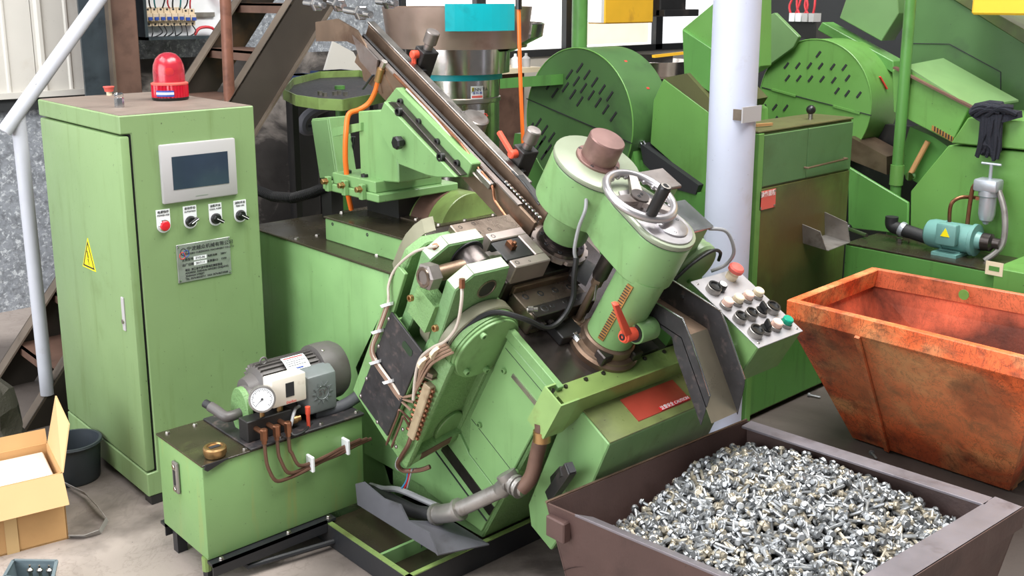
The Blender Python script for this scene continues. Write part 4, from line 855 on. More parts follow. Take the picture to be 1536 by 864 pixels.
# ------------------------------------------------------------------ lubrication manifold and tubes on the arm
mt0, mt1 = X(1.885, 643, 575), X(1.885, 617, 654)
mf = P('oil_manifold', G().prism([mt0+VH*.0+Vector((-.012, .012, .003)), mt0+Vector((-.012, -.022, -.008)), mt1+Vector((-.012, -.022, -.008)), mt1+Vector((-.012, .012, .003))], (.03, 0, 0)), 'manifold_tan', t, .003, label='tan lubrication manifold block')
for k in range(11):
    p = lerp(mt0, mt1, (k+.4)/11.2)
    for sgn, y_ in ((1, .012), (-1, -.02)):
        f = hexb(mf, p+Vector((-.0, y_, y_*.4)), Vector((-.25, sgn*.9, sgn*.35)), .0065, .016, 'copper', 'fitting')
hexb(mf, mt0+Vector((.0, -.012, .03)), Vector((0, -.4, .9)), .018, .02, 'oily_steel', 'inlet_plug')
bund = [X(1.895, 655, 369), X(1.885, 622, 378), X(1.875, 594, 402), X(1.862, 583, 428), X(1.858, 582, 455), X(1.858, 568, 495), X(1.858, 559, 520), X(1.858, 565, 541), X(1.86, 585, 570), X(1.868, 600, 592)]
P('tube_main', G().tube(bund, .0048, 8, 5), 'tube_white', t)
for j in range(3):
    off = Vector((0, .008*(j+1)-.012, -.004*(j+1)))
    P('lube_tube', G().tube([p+off for p in bund[4:]]+[lerp(mt0, mt1, .3+.15*j)+Vector((-.005, .03, .01))], .0048, 6, 5), 'tube_tan', t)
for i_, p in enumerate((bund[4], bund[5], bund[7], bund[8])):
    P('cable_tie', G().lathe(p+Vector((0, .004, -.006)), Vector((0, .4, .9)), [(.02, -.005), (.024, .005), (.018, .005)], 10), 'label_white', t)
P('elbow', G().tbox((1.895, 2.672, -.235), (1.935, 2.69, -.215)), 'copper', t, .002)
b2 = [X(1.893, 693, 430), X(1.888, 692, 455), X(1.885, 685, 490), X(1.875, 668, 512), X(1.87, 650, 521), X(1.868, 632, 536), X(1.868, 624, 560), X(1.868, 620, 600)]
P('tube_main', G().tube(b2, .0055, 8, 5), 'tube_white', t)
P('elbow', G().cyl(X(1.893, 693, 418), X(1.893, 693, 432), .010, None, 6), 'copper', t)
for j in range(4):
    off = Vector((-.004, -.010*(j+1), -.006*(j+1)))
    P('lube_tube', G().tube([p+off for p in b2[3:6]]+[lerp(mt0, mt1, .05+.12*j)+Vector((-.012, .03, .02))], .0048, 6, 5), 'tube_tan', t)
for p in (b2[4], b2[5]): P('cable_tie', G().lathe(p+Vector((0, -.02, -.012)), Vector((0, .8, .5)), [(.028, -.006), (.028, .006), (.02, .006)], 10), 'knob_cream', t)
for j in range(2):
    a_ = X(1.88, 617-j*2, 632+j*10); b_ = X(1.855, 600+j*5, 615+j*10); c_ = X(1.855, 580+j*8, 665+j*4)
    P('bent_tube', G().tube([a_, b_, lerp(b_, c_, .2), c_, c_+Vector((.01, 0, .01))], .004, 8, 4), 'tube_brown', t)
P('supply_hose', G().tube([mt1, X(1.88, 612, 668), X(1.89, 602, 685), X(1.90, 597, 697), X(1.92, 606, 706), X(1.95, 630, 705), X(1.97, 645, 700)], .008, 8, 5), 'tube_brown', t)
P('grey_tube', G().tube([X(1.93, 610, 640), X(1.93, 603, 675), X(1.93, 594, 695), X(1.94, 600, 705), X(1.95, 625, 703)], .004, 6, 5), 'cable_grey', t)
for j, c_ in enumerate(('wire_blue', 'wire_red', 'cable_grey')):
    P('wire', G().tube([X(1.93, 612+j*3, 704), X(1.94, 610+j*2, 720), X(1.95, 603+j*4, 732)], .0035, 6, 4), c_, t)
# front lower housing with red plate
gx = 2.17
front = px(X, gx, (843, 630), (873, 618), (914, 667), (880, 745), (826, 826), (796, 789), (792, 757))
P('front_housing', G().prism(front, (.6, 0, 0)), 'mach_green', t, .004)
a, b, c = front[1], front[2], front[0]
P('housing_top', G().prism([a+Vector((.004, 0, .002)), b+Vector((.004, 0, .002)), b+Vector((.004, 0, .006)), a+Vector((.004, 0, .006))], (.59, 0, 0)), 'oily_dark', t)
m1, m2 = lerp(a, b, .12)+ZH*.006, lerp(a, b, .8)+ZH*.006
P('red_plate', G().prism([m1+XH*.16, m2+XH*.16, m2+XH*.16+ZH*.003, m1+XH*.16+ZH*.003], (.26, 0, 0)), 'red_plate', t)
nn = (b-a).cross(XH).normalized(); nn = nn if nn.z > 0 else -nn
wl_ = P('warning_strip', G().prism([lerp(m1, m2, .82)+XH*.27+nn*.004, lerp(m1, m2, .97)+XH*.27+nn*.004, lerp(m1, m2, .97)+XH*.27+nn*.006, lerp(m1, m2, .82)+XH*.27+nn*.006], (.15, 0, 0)), 'red_btn', t)
text('warning_text', '注意安全 CAUTION', lerp(m1, m2, .895)+XH*.345+nn*.006, XH, (a-b), .016, 'label_white', wl_)
# black square tube bracket in front
q = X(2.12, 848, 700)
P('square_tube', G().bar(X(2.12, 826, 745), X(2.08, 856, 702), .028, .04), 'black_metal', t, .002)
P('tube_mouth', G().bar(X(2.08, 855, 704), X(2.078, 857, 701), .022, .032), 'ink', t)
P('tube_arm', G().bar(X(2.09, 850, 706), X(2.16, 835, 722), .04, .03), 'black_metal', t)
# ------------------------------------------------------------------ feed rail and its stand
t = R_ = thing('feed_rail', 'sloping brown steel feed rail on a green bolted bracket', 'feed rail', (2.4, 3.3, 1.05))
P('left_plate', G().tbox((2.350, 2.705, -.335), (2.362, 3.86, -.232)), 'brown_steel', t, .002)
P('right_plate', G().tbox((2.412, 2.72, -.31), (2.428, 3.92, -.200)), 'brown_steel', t, .002)
P('cap_strip', G().tbox((2.412, 2.86, -.200), (2.446, 3.93, -.190)), 'steel', t, .002)
P('track_floor', G().tbox((2.362, 2.71, -.275), (2.412, 3.9, -.262)), 'oily_steel', t)
P('retaining_bar', G().tbox((2.380, 2.90, -.245), (2.394, 3.9, -.228)), 'black_metal', t, .003)
P('guide_strip', G().tbox((2.345, 2.8, -.232), (2.366, 3.86, -.226)), 'worn_steel', t)
P('hold_down', G().sheet([T(2.40, 2.77, -.198), T(2.40, 2.90, -.185), T(2.43, 2.90, -.185), T(2.43, 2.77, -.198)], .004), 'black_metal', t)
P('spring_wire', G().tube([T(2.405, 2.93, -.19), T(2.405, 2.86, -.19), T(2.402, 2.76, -.205)], .004, 6), 'black_metal', t)
P('copper_jet', G().tube([T(2.335, 3.0, -.235), T(2.335, 2.93, -.245), T(2.335, 2.90, -.275), T(2.335, 2.87, -.285), T(2.335, 2.76, -.30)], .005, 8, 4), 'copper', t)
P('jet_holder', G().tbox((2.325, 2.93, -.262), (2.35, 3.02, -.236)), 'steel', t, .003)
P('air_line', G().tube([T(2.34, 3.02, -.24), T(2.335, 3.15, -.215), T(2.34, 3.35, -.222), T(2.34, 3.6, -.222)], .0055, 8, 4), 'copper', t)
P('air_line', G().tube([T(2.33, 2.97, -.26), T(2.325, 3.06, -.255), T(2.332, 3.2, -.225), T(2.332, 3.5, -.222)], .004, 8, 4), 'tube_white', t)
P('end_shim', G().tbox((2.43, 2.715, -.27), (2.44, 2.75, -.21)), 'label_white', t)
# green side plate, slide strip and bracket
P('side_plate', G().prism(px(X, 2.305, (594, 131), (708, 246), (701, 266), (672, 264), (575, 155)), (.045, 0, 0)), 'mach_green', t, .003)
P('slide_strip', G().prism(px(X, 2.275, (577, 153), (594, 154), (692, 263), (672, 266)), (.03, 0, 0)), 'dark_steel', t, .002)
P('slide_plate', G().prism(px(X, 2.262, (571, 165), (576, 152), (684, 266), (655, 266), (640, 263), (597, 246), (571, 200)), (.03, 0, 0)), 'mach_green', t, .003)
for p in ((602, 153), (629, 183), (657, 213), (687, 245)): socket(t, X(2.305, *p), -XH, .014, .014, 'black_metal')
for p in ((600, 167), (663, 235)): socket(t, X(2.275, *p), -XH, .017, .016, 'black_metal')
kn = X(2.262, 605, 213)
P('star_knob', G().lathe(kn, -XH, [(.012, 0), (.012, .012), (.024, .013), (.026, .035), (.02, .04), (0, .04)], 7), 'black_plastic', t)
P('bracket', G().prism(px(X, 2.275, (537, 167), (572, 165), (597, 246), (598, 274), (541, 270)), (.16, 0, 0)), 'mach_green', t, .004)
P('bracket_arm', G().prism(px(X, 2.262, (498, 192), (541, 184), (541, 196), (499, 205)), (.02, 0, 0)), 'mach_green', t)
c = X(2.24, 565, 290)
P('bracket_foot', G().box((2.235, c.y+.0, c.z-.0), (2.56, c.y+.30, c.z+.045)), 'mach_green', t, .003)
P('foot_plate', G().box((2.225, c.y-.03, c.z-.032), (2.62, c.y+.36, c.z)), 'mach_green', t, .004)
for x, y in ((2.26, .12), (2.26, .24)): socket(t, (x+.01, c.y+y, c.z+.045), ZH, .016, .014, 'black_metal')
for y in (.06, .18, .30):
    P('stop_lug', G().box((2.205, c.y+y-.012, c.z-.03), (2.225, c.y+y+.012, c.z+.03)), 'mach_green', t, .002)
    hexb(t, (2.205, c.y+y, c.z+.012), -XH, .012, .022, 'brass')
P('foot_pedestal', G().box((2.40, c.y+.08, 1.02), (2.58, c.y+.30, c.z-.03)), 'black_metal', t)
# clamp posts with knurled knobs and red levers
for v_, u_, w_, lev in ((3.63, 2.452, -.19, (.02, -.03, -.10)), (2.98, 2.452, -.19, (-.01, .09, .035))):
    P('clamp_block', G().tbox((u_, v_-.03, w_-.06), (u_+.075, v_+.03, w_+.055)), 'black_metal', t, .003)
    P('knob_stem', G().cyl(T(u_+.037, v_, w_+.05), T(u_+.037, v_, w_+.09), .018, None, 18), 'worn_steel', t)
    P('knurled_knob', G().lathe(T(u_+.037, v_, w_+.08), WH, [(.022, 0), (.027, .004), (.027, .05), (.024, .054), (0, .055)], 32), 'worn_steel', t)
    h0 = T(u_-.005, v_+.005, w_+.03); lv = P('clamp_lever', G().lathe(h0+UH*.01, -UH, [(.014, 0), (.016, .004), (.016, .03), (.012, .034)], 16), 'red_handle', t)
    P('lever_blade', G().bar(h0-UH*.012, h0-UH*.012+UH*lev[0]+VH*lev[1]+WH*lev[2], .018, .018), 'red_handle', lv, .004)
    P('thumb_screw', G().lathe(T(u_+.02, v_-.03, w_-.03), -VH, [(.012, 0), (.02, .004), (.02, .02), (0, .022)], 10), 'black_plastic', t)
# upper end: curved side plates and adjusters
g = G().prism(px(X, 2.34, (473, 33), (505, 28), (534, 45), (563, 93), (573, 140), (545, 120), (538, 70), (520, 62), (474, 62)), (.01, 0, 0))
P('entry_plate', g, 'brown_steel', t)
P('chute_plate', G().prism(px(X, 2.335, (528, 52), (552, 75), (566, 90), (563, 118), (540, 92)), (.008, 0, 0)), 'worn_steel', t)
P('lower_guide', G().prism(px(X, 2.345, (550, 120), (572, 105), (596, 150), (594, 168)), (.008, 0, 0)), 'brown_steel', t)
for p0, p1, xx in (((458, 4), (486, 8), 2.36), ((494, 3), (516, 10), 2.40), ((518, 15), (556, 22), 2.34), ((566, 2), (594, 5), 2.6)):
    a, b = X(xx, *p0), X(xx, *p1)
    s = P('adjuster_screw', G().cyl(a, b, .014, None, 12), 'bright_steel', t)
    P('lock_nut', G().lathe(lerp(a, b, .55), b-a, [(.028, 0), (.03, .003), (.03, .024), (.026, .027)], 6), 'bright_steel', s)
    P('adjuster_bracket', G().bar(lerp(a, b, .75)+ZH*.06, lerp(a, b, .75)-ZH*.09, .014, .06), 'worn_steel', t)
# screws queued in the track
for k in range(12):
    b = thing('screw_blank', 'bright screw blank queued in the lower feed rail track', 'screw', T(2.388, 2.725+.018*k, -.258), 'screws queued in the feed rail')
    p = T(2.388, 2.725+.018*k, -.262)
    P('shank', G().cyl(p, p+WH*.03, .004, None, 8), 'bright_steel', b)
    P('head', G().lathe(p+WH*.028, WH, [(.008, 0), (.008, .005), (.005, .008), (0, .008)], 10), 'bright_steel', b)
# ------------------------------------------------------------------ vibratory bowl feeder
bc = Vector((3.215, 3.91, 0)); 
t = thing('bowl_feeder', 'stainless vibratory bowl feeder with teal rings on a chrome drum', 'bowl feeder', bc)
P('pedestal', G().lathe(bc, ZH, [(.24, 0), (.24, .02), (.15, .03), (.15, .9), (.22, .92), (.22, .95)], 28), 'bg_green', t)
P('drum', G().lathe(bc+ZH*.95, ZH, [(.2, 0), (.2, .56)], 48), 'mirror_steel', t)
P('drum_band', G().lathe(bc+ZH*1.40, ZH, [(.2, 0), (.207, .004), (.207, .022), (.2, .026)], 48), 'steel', t)
P('teal_ring', G().lathe(bc+ZH*1.51, ZH, [(.19, 0), (.215, .0), (.215, .03), (.18, .032)], 48), 'teal', t)
P('bowl_shell', G().lathe(bc+ZH*1.54, ZH, [(.2, 0), (.25, .0), (.255, .16), (.245, .16), (.2, .01)], 48), 'mirror_steel', t)
P('outer_skirt', G().lathe(bc+ZH*1.62, ZH, [(.27, .02), (.41, .09), (.42, .15), (.41, .155)], 48, 4.2, 7.4), 'mirror_steel', t)
P('outer_track', G().lathe(bc+ZH*1.66, ZH, [(.33, 0), (.335, .0), (.36, .19), (.355, .19), (.33, .005)], 48), 'brushed_brown', t)
P('inner_cone', G().lathe(bc+ZH*1.68, ZH, [(.33, 0), (.2, .02), (0, .08)], 40), 'brushed_brown', t)
dv = (Vector((0, 0, 0))-Vector((bc.x, bc.y, 0))).normalized(); a0 = math.atan2(dv.y, dv.x)
def arcp(r, z0, z1, da, db, n=8, th=.006):
    g = G(); pr = lambda r_, a, z: Vector((bc.x+r_*math.cos(a), bc.y+r_*math.sin(a), z))
    for k in range(n):
        x0, x1 = a0+da+(db-da)*k/n, a0+da+(db-da)*(k+1)/n
        g.loft([pr(r, x0, z0), pr(r, x1, z0), pr(r, x1, z1), pr(r, x0, z1)], [pr(r+th, x0, z0), pr(r+th, x1, z0), pr(r+th, x1, z1), pr(r+th, x0, z1)])
    return g
P('teal_panel', arcp(.365, 1.745, 1.865, -.15, .78), 'teal', t)
st = P('drum_sticker', arcp(.2005, 1.425, 1.485, .30, .62, 6, .001), 'label_white', t)
P('maker_logo', arcp(.202, 1.46, 1.478, .325, .375, 2, .001), 'yellow_sign', st)
rr = Vector((math.cos(a0+.46), math.sin(a0+.46), 0)); tt = Vector((-rr.y, rr.x, 0))
text('sticker_text', 'JENN TA', bc+rr*.2035+tt*.012+ZH*1.468, tt, ZH, .022, 'ink', st)
text('sticker_text', '振 料 機', bc+rr*.2035+ZH*1.452, tt, ZH, .014, 'ink_blue', st)
P('sticker_stripe', arcp(.202, 1.430, 1.440, .32, .60, 6, .001), 'red_faded', st)
st = P('spec_sheet', arcp(.2005, 1.22, 1.37, .02, .66, 8, .001), 'bezel', t)
text('sheet_text', '振动盘', bc+Vector((math.cos(a0+.45), math.sin(a0+.45), 0))*.2035+ZH*1.335, Vector((-math.sin(a0+.45), math.cos(a0+.45), 0)), ZH, .04, 'ink_red', st)
for k in range(4): P('print_line', arcp(.202, 1.245+.018*k, 1.251+.018*k, .08, .55-.06*(k % 3), 6, .001), 'ink_red' if k == 2 else 'ink', st)
cpt = X(2.75, 712, 182)
P('counterweight', G().lathe(cpt-WH*.03, WH, [(.05, 0), (.056, .004), (.056, .05), (.05, .054), (0, .055)], 28), 'worn_steel', t)
# ------------------------------------------------------------------ drip pan, junction box, hoses behind the machine
zt = 1.405
ring = [Z(zt, *p) for p in ((425, 137), (444, 146), (478, 151), (514, 153), (548, 147), (580, 140), (575, 120), (540, 108), (480, 110), (440, 120))]
t = thing('drip_pan', 'shallow green drip pan holding oily scrap beside the bowl feeder', 'pan', (ring[3].x, ring[3].y, 0))
P('pan_floor', G().prism([p-ZH*.03 for p in ring], (0, 0, -.01)), 'black_plate', t)
for k in range(len(ring)):
    a, b = ring[k], ring[(k+1) % len(ring)]
    P('pan_rim', G().bar(a-ZH*.015, b-ZH*.015, .006, .055), 'oily_green', t)
cc = (ring[3]+ring[8])/2
P('pan_leg', G().cyl((cc.x+.1, cc.y+.05, 0), (cc.x+.1, cc.y+.05, zt-.01), .03, None, 12), 'bg_green', t)
for k in range(5):
    p = lerp(ring[3], ring[8], .35)+Vector((random.uniform(-.08, .08), random.uniform(-.08, .08), -.018))
    s = solo('scrap_nut', G().lathe(p-ZH*.012, ZH, [(.014, 0), (.014, .02), (.007, .021), (.007, 0)], 6), 'steel', 'loose steel nut lying in the green drip pan', 'nut', 'nuts in the drip pan')
bxp = px(X, 2.40, (467, 178), (493, 176), (507, 268), (481, 270))
t = thing('junction_box', 'slim light green junction box leaning behind the machine base', 'junction box', (bxp[3].x, bxp[3].y, .93))
P('box_body', G().prism(bxp, (.10, 0, 0)), 'mach_green', t, .004)
P('box_lid', G().prism([lerp(p, (bxp[0]+bxp[2])/2, .06)-XH*.006 for p in bxp], (.006, 0, 0)), 'mach_green', t, .002)
P('box_base', G().box((2.42, bxp[3].y-.05, .93), (2.48, bxp[3].y+.03, bxp[3].z+.01)), 'black_metal', t)
P('gland', G().tube([X(2.42, 497, 270), X(2.42, 487, 277)], .02, 12), 'black_plastic', t)
for k in range(3): P('internal_cable', G().tube([X(2.5, 526+k*3, 205), X(2.5, 520+k*4, 230), X(2.5, 530-k*3, 262)], .006, 6, 5), 'cable_black', t)
pts = [X(2.42, 492, 279), X(2.42, 470, 289), X(2.42, 440, 297), X(2.42, 410, 295), X(2.42, 385, 285)]
g = G().tube(pts, .022, 10, 8)
t = thing('corrugated_conduit', 'black corrugated cable conduit running from cabinet to junction box', 'conduit', (pts[2].x, pts[2].y, pts[2].z-.02))
P('hose', g, 'rubber', t)
for k in range(46):
    f = k/45*(len(pts)-1); i = min(int(f), 3); p = lerp(pts[i], pts[i+1], f-i); d = pts[i+1]-pts[i]
    stamp('ridge', 'ridge', lambda: G().lathe((0, 0, -.002), ZH, [(.0215, 0), (.0255, .001), (.0255, .003), (.0215, .004)], 14), 'rubber', t, p, d)
hp = [X(2.34, 568, 118), X(2.34, 563, 137), X(2.33, 553, 155), X(2.30, 538, 165), X(2.26, 523, 172), X(2.24, 519, 200), X(2.24, 518, 235), X(2.25, 520, 262), X(2.25, 521, 285), X(2.28, 527, 314)]
t = thing('air_hose', 'orange air hose with brass valve hanging from the feed rail', 'hose', hp[-1])
P('hose', G().tube(hp, .0105, 10, 5), 'orange_hose', t)
P('valve_body', G().tube([X(2.34, 567, 122), X(2.34, 572, 103)], .016, 12), 'brass', t)
P('valve_lever', G().bar(X(2.33, 560, 112), X(2.33, 544, 134), .012, .006), 'blue_steel', t, .002)
P('valve_elbow', G().tube([X(2.345, 572, 104), X(2.345, 577, 92)], .012, 10), 'steel', t)
hp = [X(2.95, 778, 8), X(2.95, 779, 60), X(2.95, 781, 130), X(2.95, 784, 200), X(2.95, 787, 265)]
t = thing('air_hose', 'straight orange air hose hanging in front of the bowl feeder', 'hose', hp[-1])
P('hose', G().tube(hp, .0085, 10, 4), 'orange_hose', t)
P('hose_clip', G().tube([X(2.95, 778, -5), X(2.95, 778, 14)], .014, 10), 'black_plastic', t)
P('hose_lead', G().tube([X(2.95, 778, 0), X(2.95, 777, -60), X(2.95, 777, -60)+ZH*1.2], .006, 8), 'cable_black', t)
hp = [Y(5.6, 486, 190), Y(5.6, 458, 195), Y(5.6, 456, 180), Y(5.6, 475, 165), Y(5.6, 520, 148)]
solo('grey_hose_loop', G().tube(hp, .035, 10, 6), 'grey_rubber', 'thick grey hose loop against the sooty back wall', 'hose')
# ------------------------------------------------------------------ right-hand background
t = thing('white_column', 'round white painted steel pipe column in front of green cabinet', 'column', (3.604, 2.575, 0))
P('pipe', G().lathe((3.604, 2.575, 0), ZH, [(.098, 0), (.098, 3.4)], 40), 'column_white', t)
P('base_plate', G().box((3.48, 2.45, 0), (3.728, 2.53, .012)), 'column_white', t)
a = Y(2.475, 1113, 161); b = Y(2.475, 1140, 181)
P('bracket_plate', G().box((a.x, 2.47, b.z), (b.x, 2.476, a.z)), 'bezel', t)
P('bracket_arm', G().box((a.x-.002, 2.476, b.z+.01), (a.x+.004, 2.52, a.z-.01)), 'stair_steel', t)
# oily green cabinet with discharge lip
KX0, KX1, KY0, KY1, KZ = 3.745, 4.51, 2.535, 2.76, 1.335
t = thing('machine_cabinet', 'oil stained green machine cabinet with sheet metal discharge lip', 'cabinet', (4.1, 2.65, 0))
P('body', G().box((KX0, KY0, .02), (KX1, KY1, KZ-.01)), 'bg_green_oily', t, .005)
P('top_plate', G().box((KX0-.01, KY0-.006, KZ-.01), (KX1+.005, KY1, KZ)), 'top_grime', t, .003)
xm = 4.12
for x0, x1 in ((KX0+.03, xm-.002), (xm+.002, KX1-.003)): P('upper_door', G().box((x0, KY0-.01, 1.088), (x1, KY0, KZ-.02)), 'bg_green_teal', t, .003)
P('lower_door', G().box((KX0+.03, KY0-.008, .42), (KX1-.003, KY0, 1.08)), 'bg_green_oily', t, .003)
P('bottom_panel', G().box((KX0+.03, KY0-.006, .03), (KX1-.003, KY0, .41)), 'bg_green', t, .003)
P('corner_post', G().box((KX0-.012, KY0-.012, .0), (KX0+.026, KY0+.02, KZ-.012)), 'bg_green_light', t, .002)
a, b = Y(KY0-.03, 1212, 252), Y(KY0-.03, 1271, 238)
P('door_handle', G().tube([a+YH*.025, a, b, b+YH*.025], .005, 8), 'brown_steel', t)
a, b = Y(KY0-.012, 1140.5, 288), Y(KY0-.012, 1163, 307)
rp = P('red_plate', G().box((a.x, KY0-.012, b.z-.01), (b.x, KY0-.008, a.z)), 'red_faded', t)
for x in (a.x+.008, b.x-.008):
    for z in (a.z-.008, b.z-.002): rivet(rp, (x, KY0-.012, z), -YH, .006)
text('plate_text', '操作规程', ((a.x+b.x)/2, KY0-.0122, (a.z+b.z)/2+.02), XH, ZH, .028, 'ink_white', rp)
lip = [Y(KY0-.008, 1204, 336), Y(KY0-.008, 1237, 324), Y(KY0-.008, 1238, 352), Y(KY0-.008, 1205, 364)]
o = Vector((.0, -.125, -.012)); lw = [lip[0], lip[1], lip[2], lip[3]]
L = P('discharge_lip', G().sheet([lip[3], lip[2], lip[2]+o*1.05, lip[3]+o*1.05], .004).sheet([lip[1]+ZH*.02, lip[2], lip[2]+o*1.05, lip[1]+o*.95], .004).sheet([lip[0], lip[3], lip[3]+o*.98, lip[0]+o*.75+ZH*-.01], .004), 'galv', t, label='galvanised discharge lip')
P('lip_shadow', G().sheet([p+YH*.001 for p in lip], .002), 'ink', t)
kn = Vector((Y(2.62, 1216, 172).x, 2.62, KZ))
k = P('ball_knob', G().sphere(kn+ZH*.045, .022), 'black_plastic', t); P('knob_stem', G().cyl(kn, kn+ZH*.03, .011, None, 10), 'steel', k)
P('wood_stick', G().bar(Z(KZ+.01, 1134, 188), Z(KZ+.01, 1158, 186), .012, .012), 'wood_tan', t)
# ------------------------------------------------------------------ background machines
def slots(parent, x, pts, zx, zy, sc, dx=17, dy=25, mt='ink'):
    for (a, b) in pts:
        c0, c1 = X(x, zx+(a-dx)*sc, zy+(b+dy)*sc), X(x, zx+(a+dx)*sc, zy+(b-dy)*sc)
        P('vent_slot', G().bar(c0, c1, .012, .003, XH), mt, parent)
# first: perforated round belt guard
t = thing('cold_heading_machine', 'green machine with large perforated round belt guard behind the bowl feeder', 'machine', (4.6, 3.9, 0))
gc, gr, gx0, gx1 = (4.052, 1.202), .414, 4.2, 4.52
gd = P('belt_guard', G().lathe((gx0, gc[0], gc[1]), XH, [(gr, 0), (gr, gx1-gx0)], 64), 'bg_green_dark', t, .004)
P('guard_split', G().bar(X(gx0-.003, 790, 148), X(gx0-.003, 948, 215), .004, .006, XH), 'ink', gd)
P('guard_edge', G().tube([(gx0, gc[0]+gr*math.cos(k*math.pi/32), gc[1]+gr*math.sin(k*math.pi/32)) for k in range(64)], .004, 6, close=True), 'bg_green_light', gd)
slots(gd, gx0-.002, [(400,372),(440,410),(482,450),(523,490),(565,528),(585,640),(343,408),(382,445),(421,483),(463,522),(502,562),(543,600),(288,433),(322,478),(362,517),(401,556),(234,466),(264,510),(208,713),(246,752),(197,771),(228,818),(172,675),(150,745),(180,795),(130,700),(110,760),(140,810),(205,850)], 760, 0, .2734)
P('red_mark', G().prism([Vector((4.36+dx, gc[0]-(gr+.001)*math.cos(a), gc[1]+(gr+.001)*math.sin(a))) for dx, a in ((-.03, 1.0), (-.01, 1.0), (.03, .5), (.01, .5))], (0, -.001, .001)), 'ink_red', gd)
P('lower_guard', G().prism(px(X, 4.23, (772, 200), (948, 215), (960, 300), (760, 300)), (.3, 0, 0)), 'bg_green', t)
P('side_cover', G().prism(px(X, 4.30, (995, 118), (1068, 172), (1068, 335), (1046, 278), (975, 215), (980, 150)), (.5, 0, 0)), 'bg_green_light', t, .004)
P('side_cover_top', G().prism(px(X, 4.302, (995, 117), (1030, 110), (1075, 160), (1068, 172)), (.45, 0, .02)), 'top_grime', t)
P('hopper', G().prism(px(X, 4.36, (1023, 44), (1076, 0), (1076, -20), (1140, -20), (1140, 100), (1068, 141), (1072, 76)), (.1, 0, 0)), 'bg_green_light', t, .004)
P('hopper_front', G().prism(px(X, 4.33, (1023, 44), (1072, 76), (1068, 141), (1026, 112)), (.05, 0, 0)), 'bg_green', t, .003)  # darker green paints shade onto the hopper's lower face
P('machine_body', G().box((4.35, 3.15, 0), (5.0, 4.0, .98)), 'bg_green', t)
P('dark_recess', G().prism(px(X, 4.26, (960, 215), (1048, 278), (1043, 292), (1000, 280), (965, 245)), (.1, 0, 0)), 'ink', t)
P('lower_panel', G().prism(px(X, 4.27, (960, 240), (1048, 290), (1066, 285), (1066, 420), (960, 420)), (.1, 0, 0)), 'bg_green', t)
hexb(t, X(4.29, 964, 216), -XH, .02, .03, 'bright_steel')
P('guard_ledge', G().prism(px(X, 4.1, (750, 118), (826, 112), (826, 128), (750, 133)), (.3, 0, 0)), 'bg_green', t)
# steel drum behind first machine
bb = Y(5.2, 962, 102)
t = thing('steel_bowl', 'shallow stainless bowl behind the perforated guard under the windows', 'bowl', (bb.x, 5.2, 0))
P('bowl', G().lathe((bb.x, 5.2, bb.z-.06), ZH, [(.34, 0), (.36, .02), (.37, .12), (.36, .12), (.34, .03), (0, .02)], 36), 'mirror_steel', t)
P('stand', G().lathe((bb.x, 5.2, 0), ZH, [(.3, 0), (.3, bb.z-.06)], 28), 'black_metal', t)
P('scrap_sheet', G().bar((bb.x-.3, 5.15, bb.z+.09), (bb.x+.3, 5.15, bb.z+.06), .02, .06), 'black_metal', t)
P('light_strip', G().bar((bb.x-.1, 5.0, bb.z+.10), (bb.x+.5, 5.0, bb.z+.12), .03, .02), 'yellow_box', t)
# second guard and right-hand machine
t = thing('header_machine', 'long green machine with round slotted guard and tilted hood on the right', 'machine', (5.6, 2.6, 0))
gc, gr, gx0, gx1 = (3.172, 1.307), .356, 5.2, 5.5
gd = P('belt_guard', G().lathe((gx0, gc[0], gc[1]), XH, [(gr, 0), (gr, gx1-gx0)], 64), 'bg_green_light', t, .004)
P('guard_edge', G().tube([(gx0, gc[0]+gr*math.cos(k*math.pi/32), gc[1]+gr*math.sin(k*math.pi/32)) for k in range(64)], .004, 6, close=True), 'bg_green_light', gd)
P('guard_split', G().bar(X(gx0-.003, 1143, 131), X(gx0-.003, 1307, 173), .004, .005, XH), 'ink', gd)
for a, b in (((1158, 134), (1194, 144)), ((1250, 159), (1290, 170))): P('hinge', G().bar(X(gx0-.004, *a), X(gx0-.004, *b), .012, .010, XH), 'bg_green_light', gd)
slots(gd, gx0-.002, [(408,298),(232,360),(295,360),(358,360),(420,362),(486,366),(550,370),(238,428),(300,430),(364,432),(428,434),(492,440),(568,428),(510,498),(566,512),(630,520),(108,590),(168,588),(228,592),(112,655),(172,655)], 1116, 0, .2734, 12, 16)
P('red_mark', G().bar(Vector((5.33, gc[0]-gr*.90, gc[1]+gr*.45)), Vector((5.37, gc[0]-gr*.97, gc[1]+gr*.26)), .03, .006), 'ink_red', gd)
P('front_plate', G().prism(px(X, 4.95, (1423, 218), (1545, 229), (1545, 395), (1365, 352), (1366, 287)), (.5, 0, 0)), 'bg_green_light', t, .004)
P('upper_box', G().prism(px(X, 4.93, (1426, 215), (1452, 176), (1545, 180), (1545, 226)), (.5, 0, 0)), 'bg_green_light', t, .006)
P('left_plate', G().prism(px(X, 4.925, (1272, 250), (1362, 304), (1361, 352), (1272, 342)), (.02, 0, 0)), 'bg_green', t, .004)
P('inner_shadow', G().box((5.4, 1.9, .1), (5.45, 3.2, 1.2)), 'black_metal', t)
P('inner_ram', G().prism(px(X, 5.15, (1275, 205), (1330, 235), (1330, 262), (1275, 240)), (.2, 0, 0)), 'brown_steel', t)
P('inner_block', G().prism(px(X, 5.12, (1365, 190), (1400, 205), (1425, 222), (1385, 280), (1345, 255)), (.2, 0, 0)), 'bg_green', t)
P('inner_rod', G().cyl(X(5.08, 1392, 212), X(5.05, 1362, 268), .014, None, 10), 'wood_tan', t)
P('inner_roller', G().lathe(X(5.04, 1368, 264), -XH, [(.02, 0), (.022, .03), (0, .03)], 12), 'chrome', t)
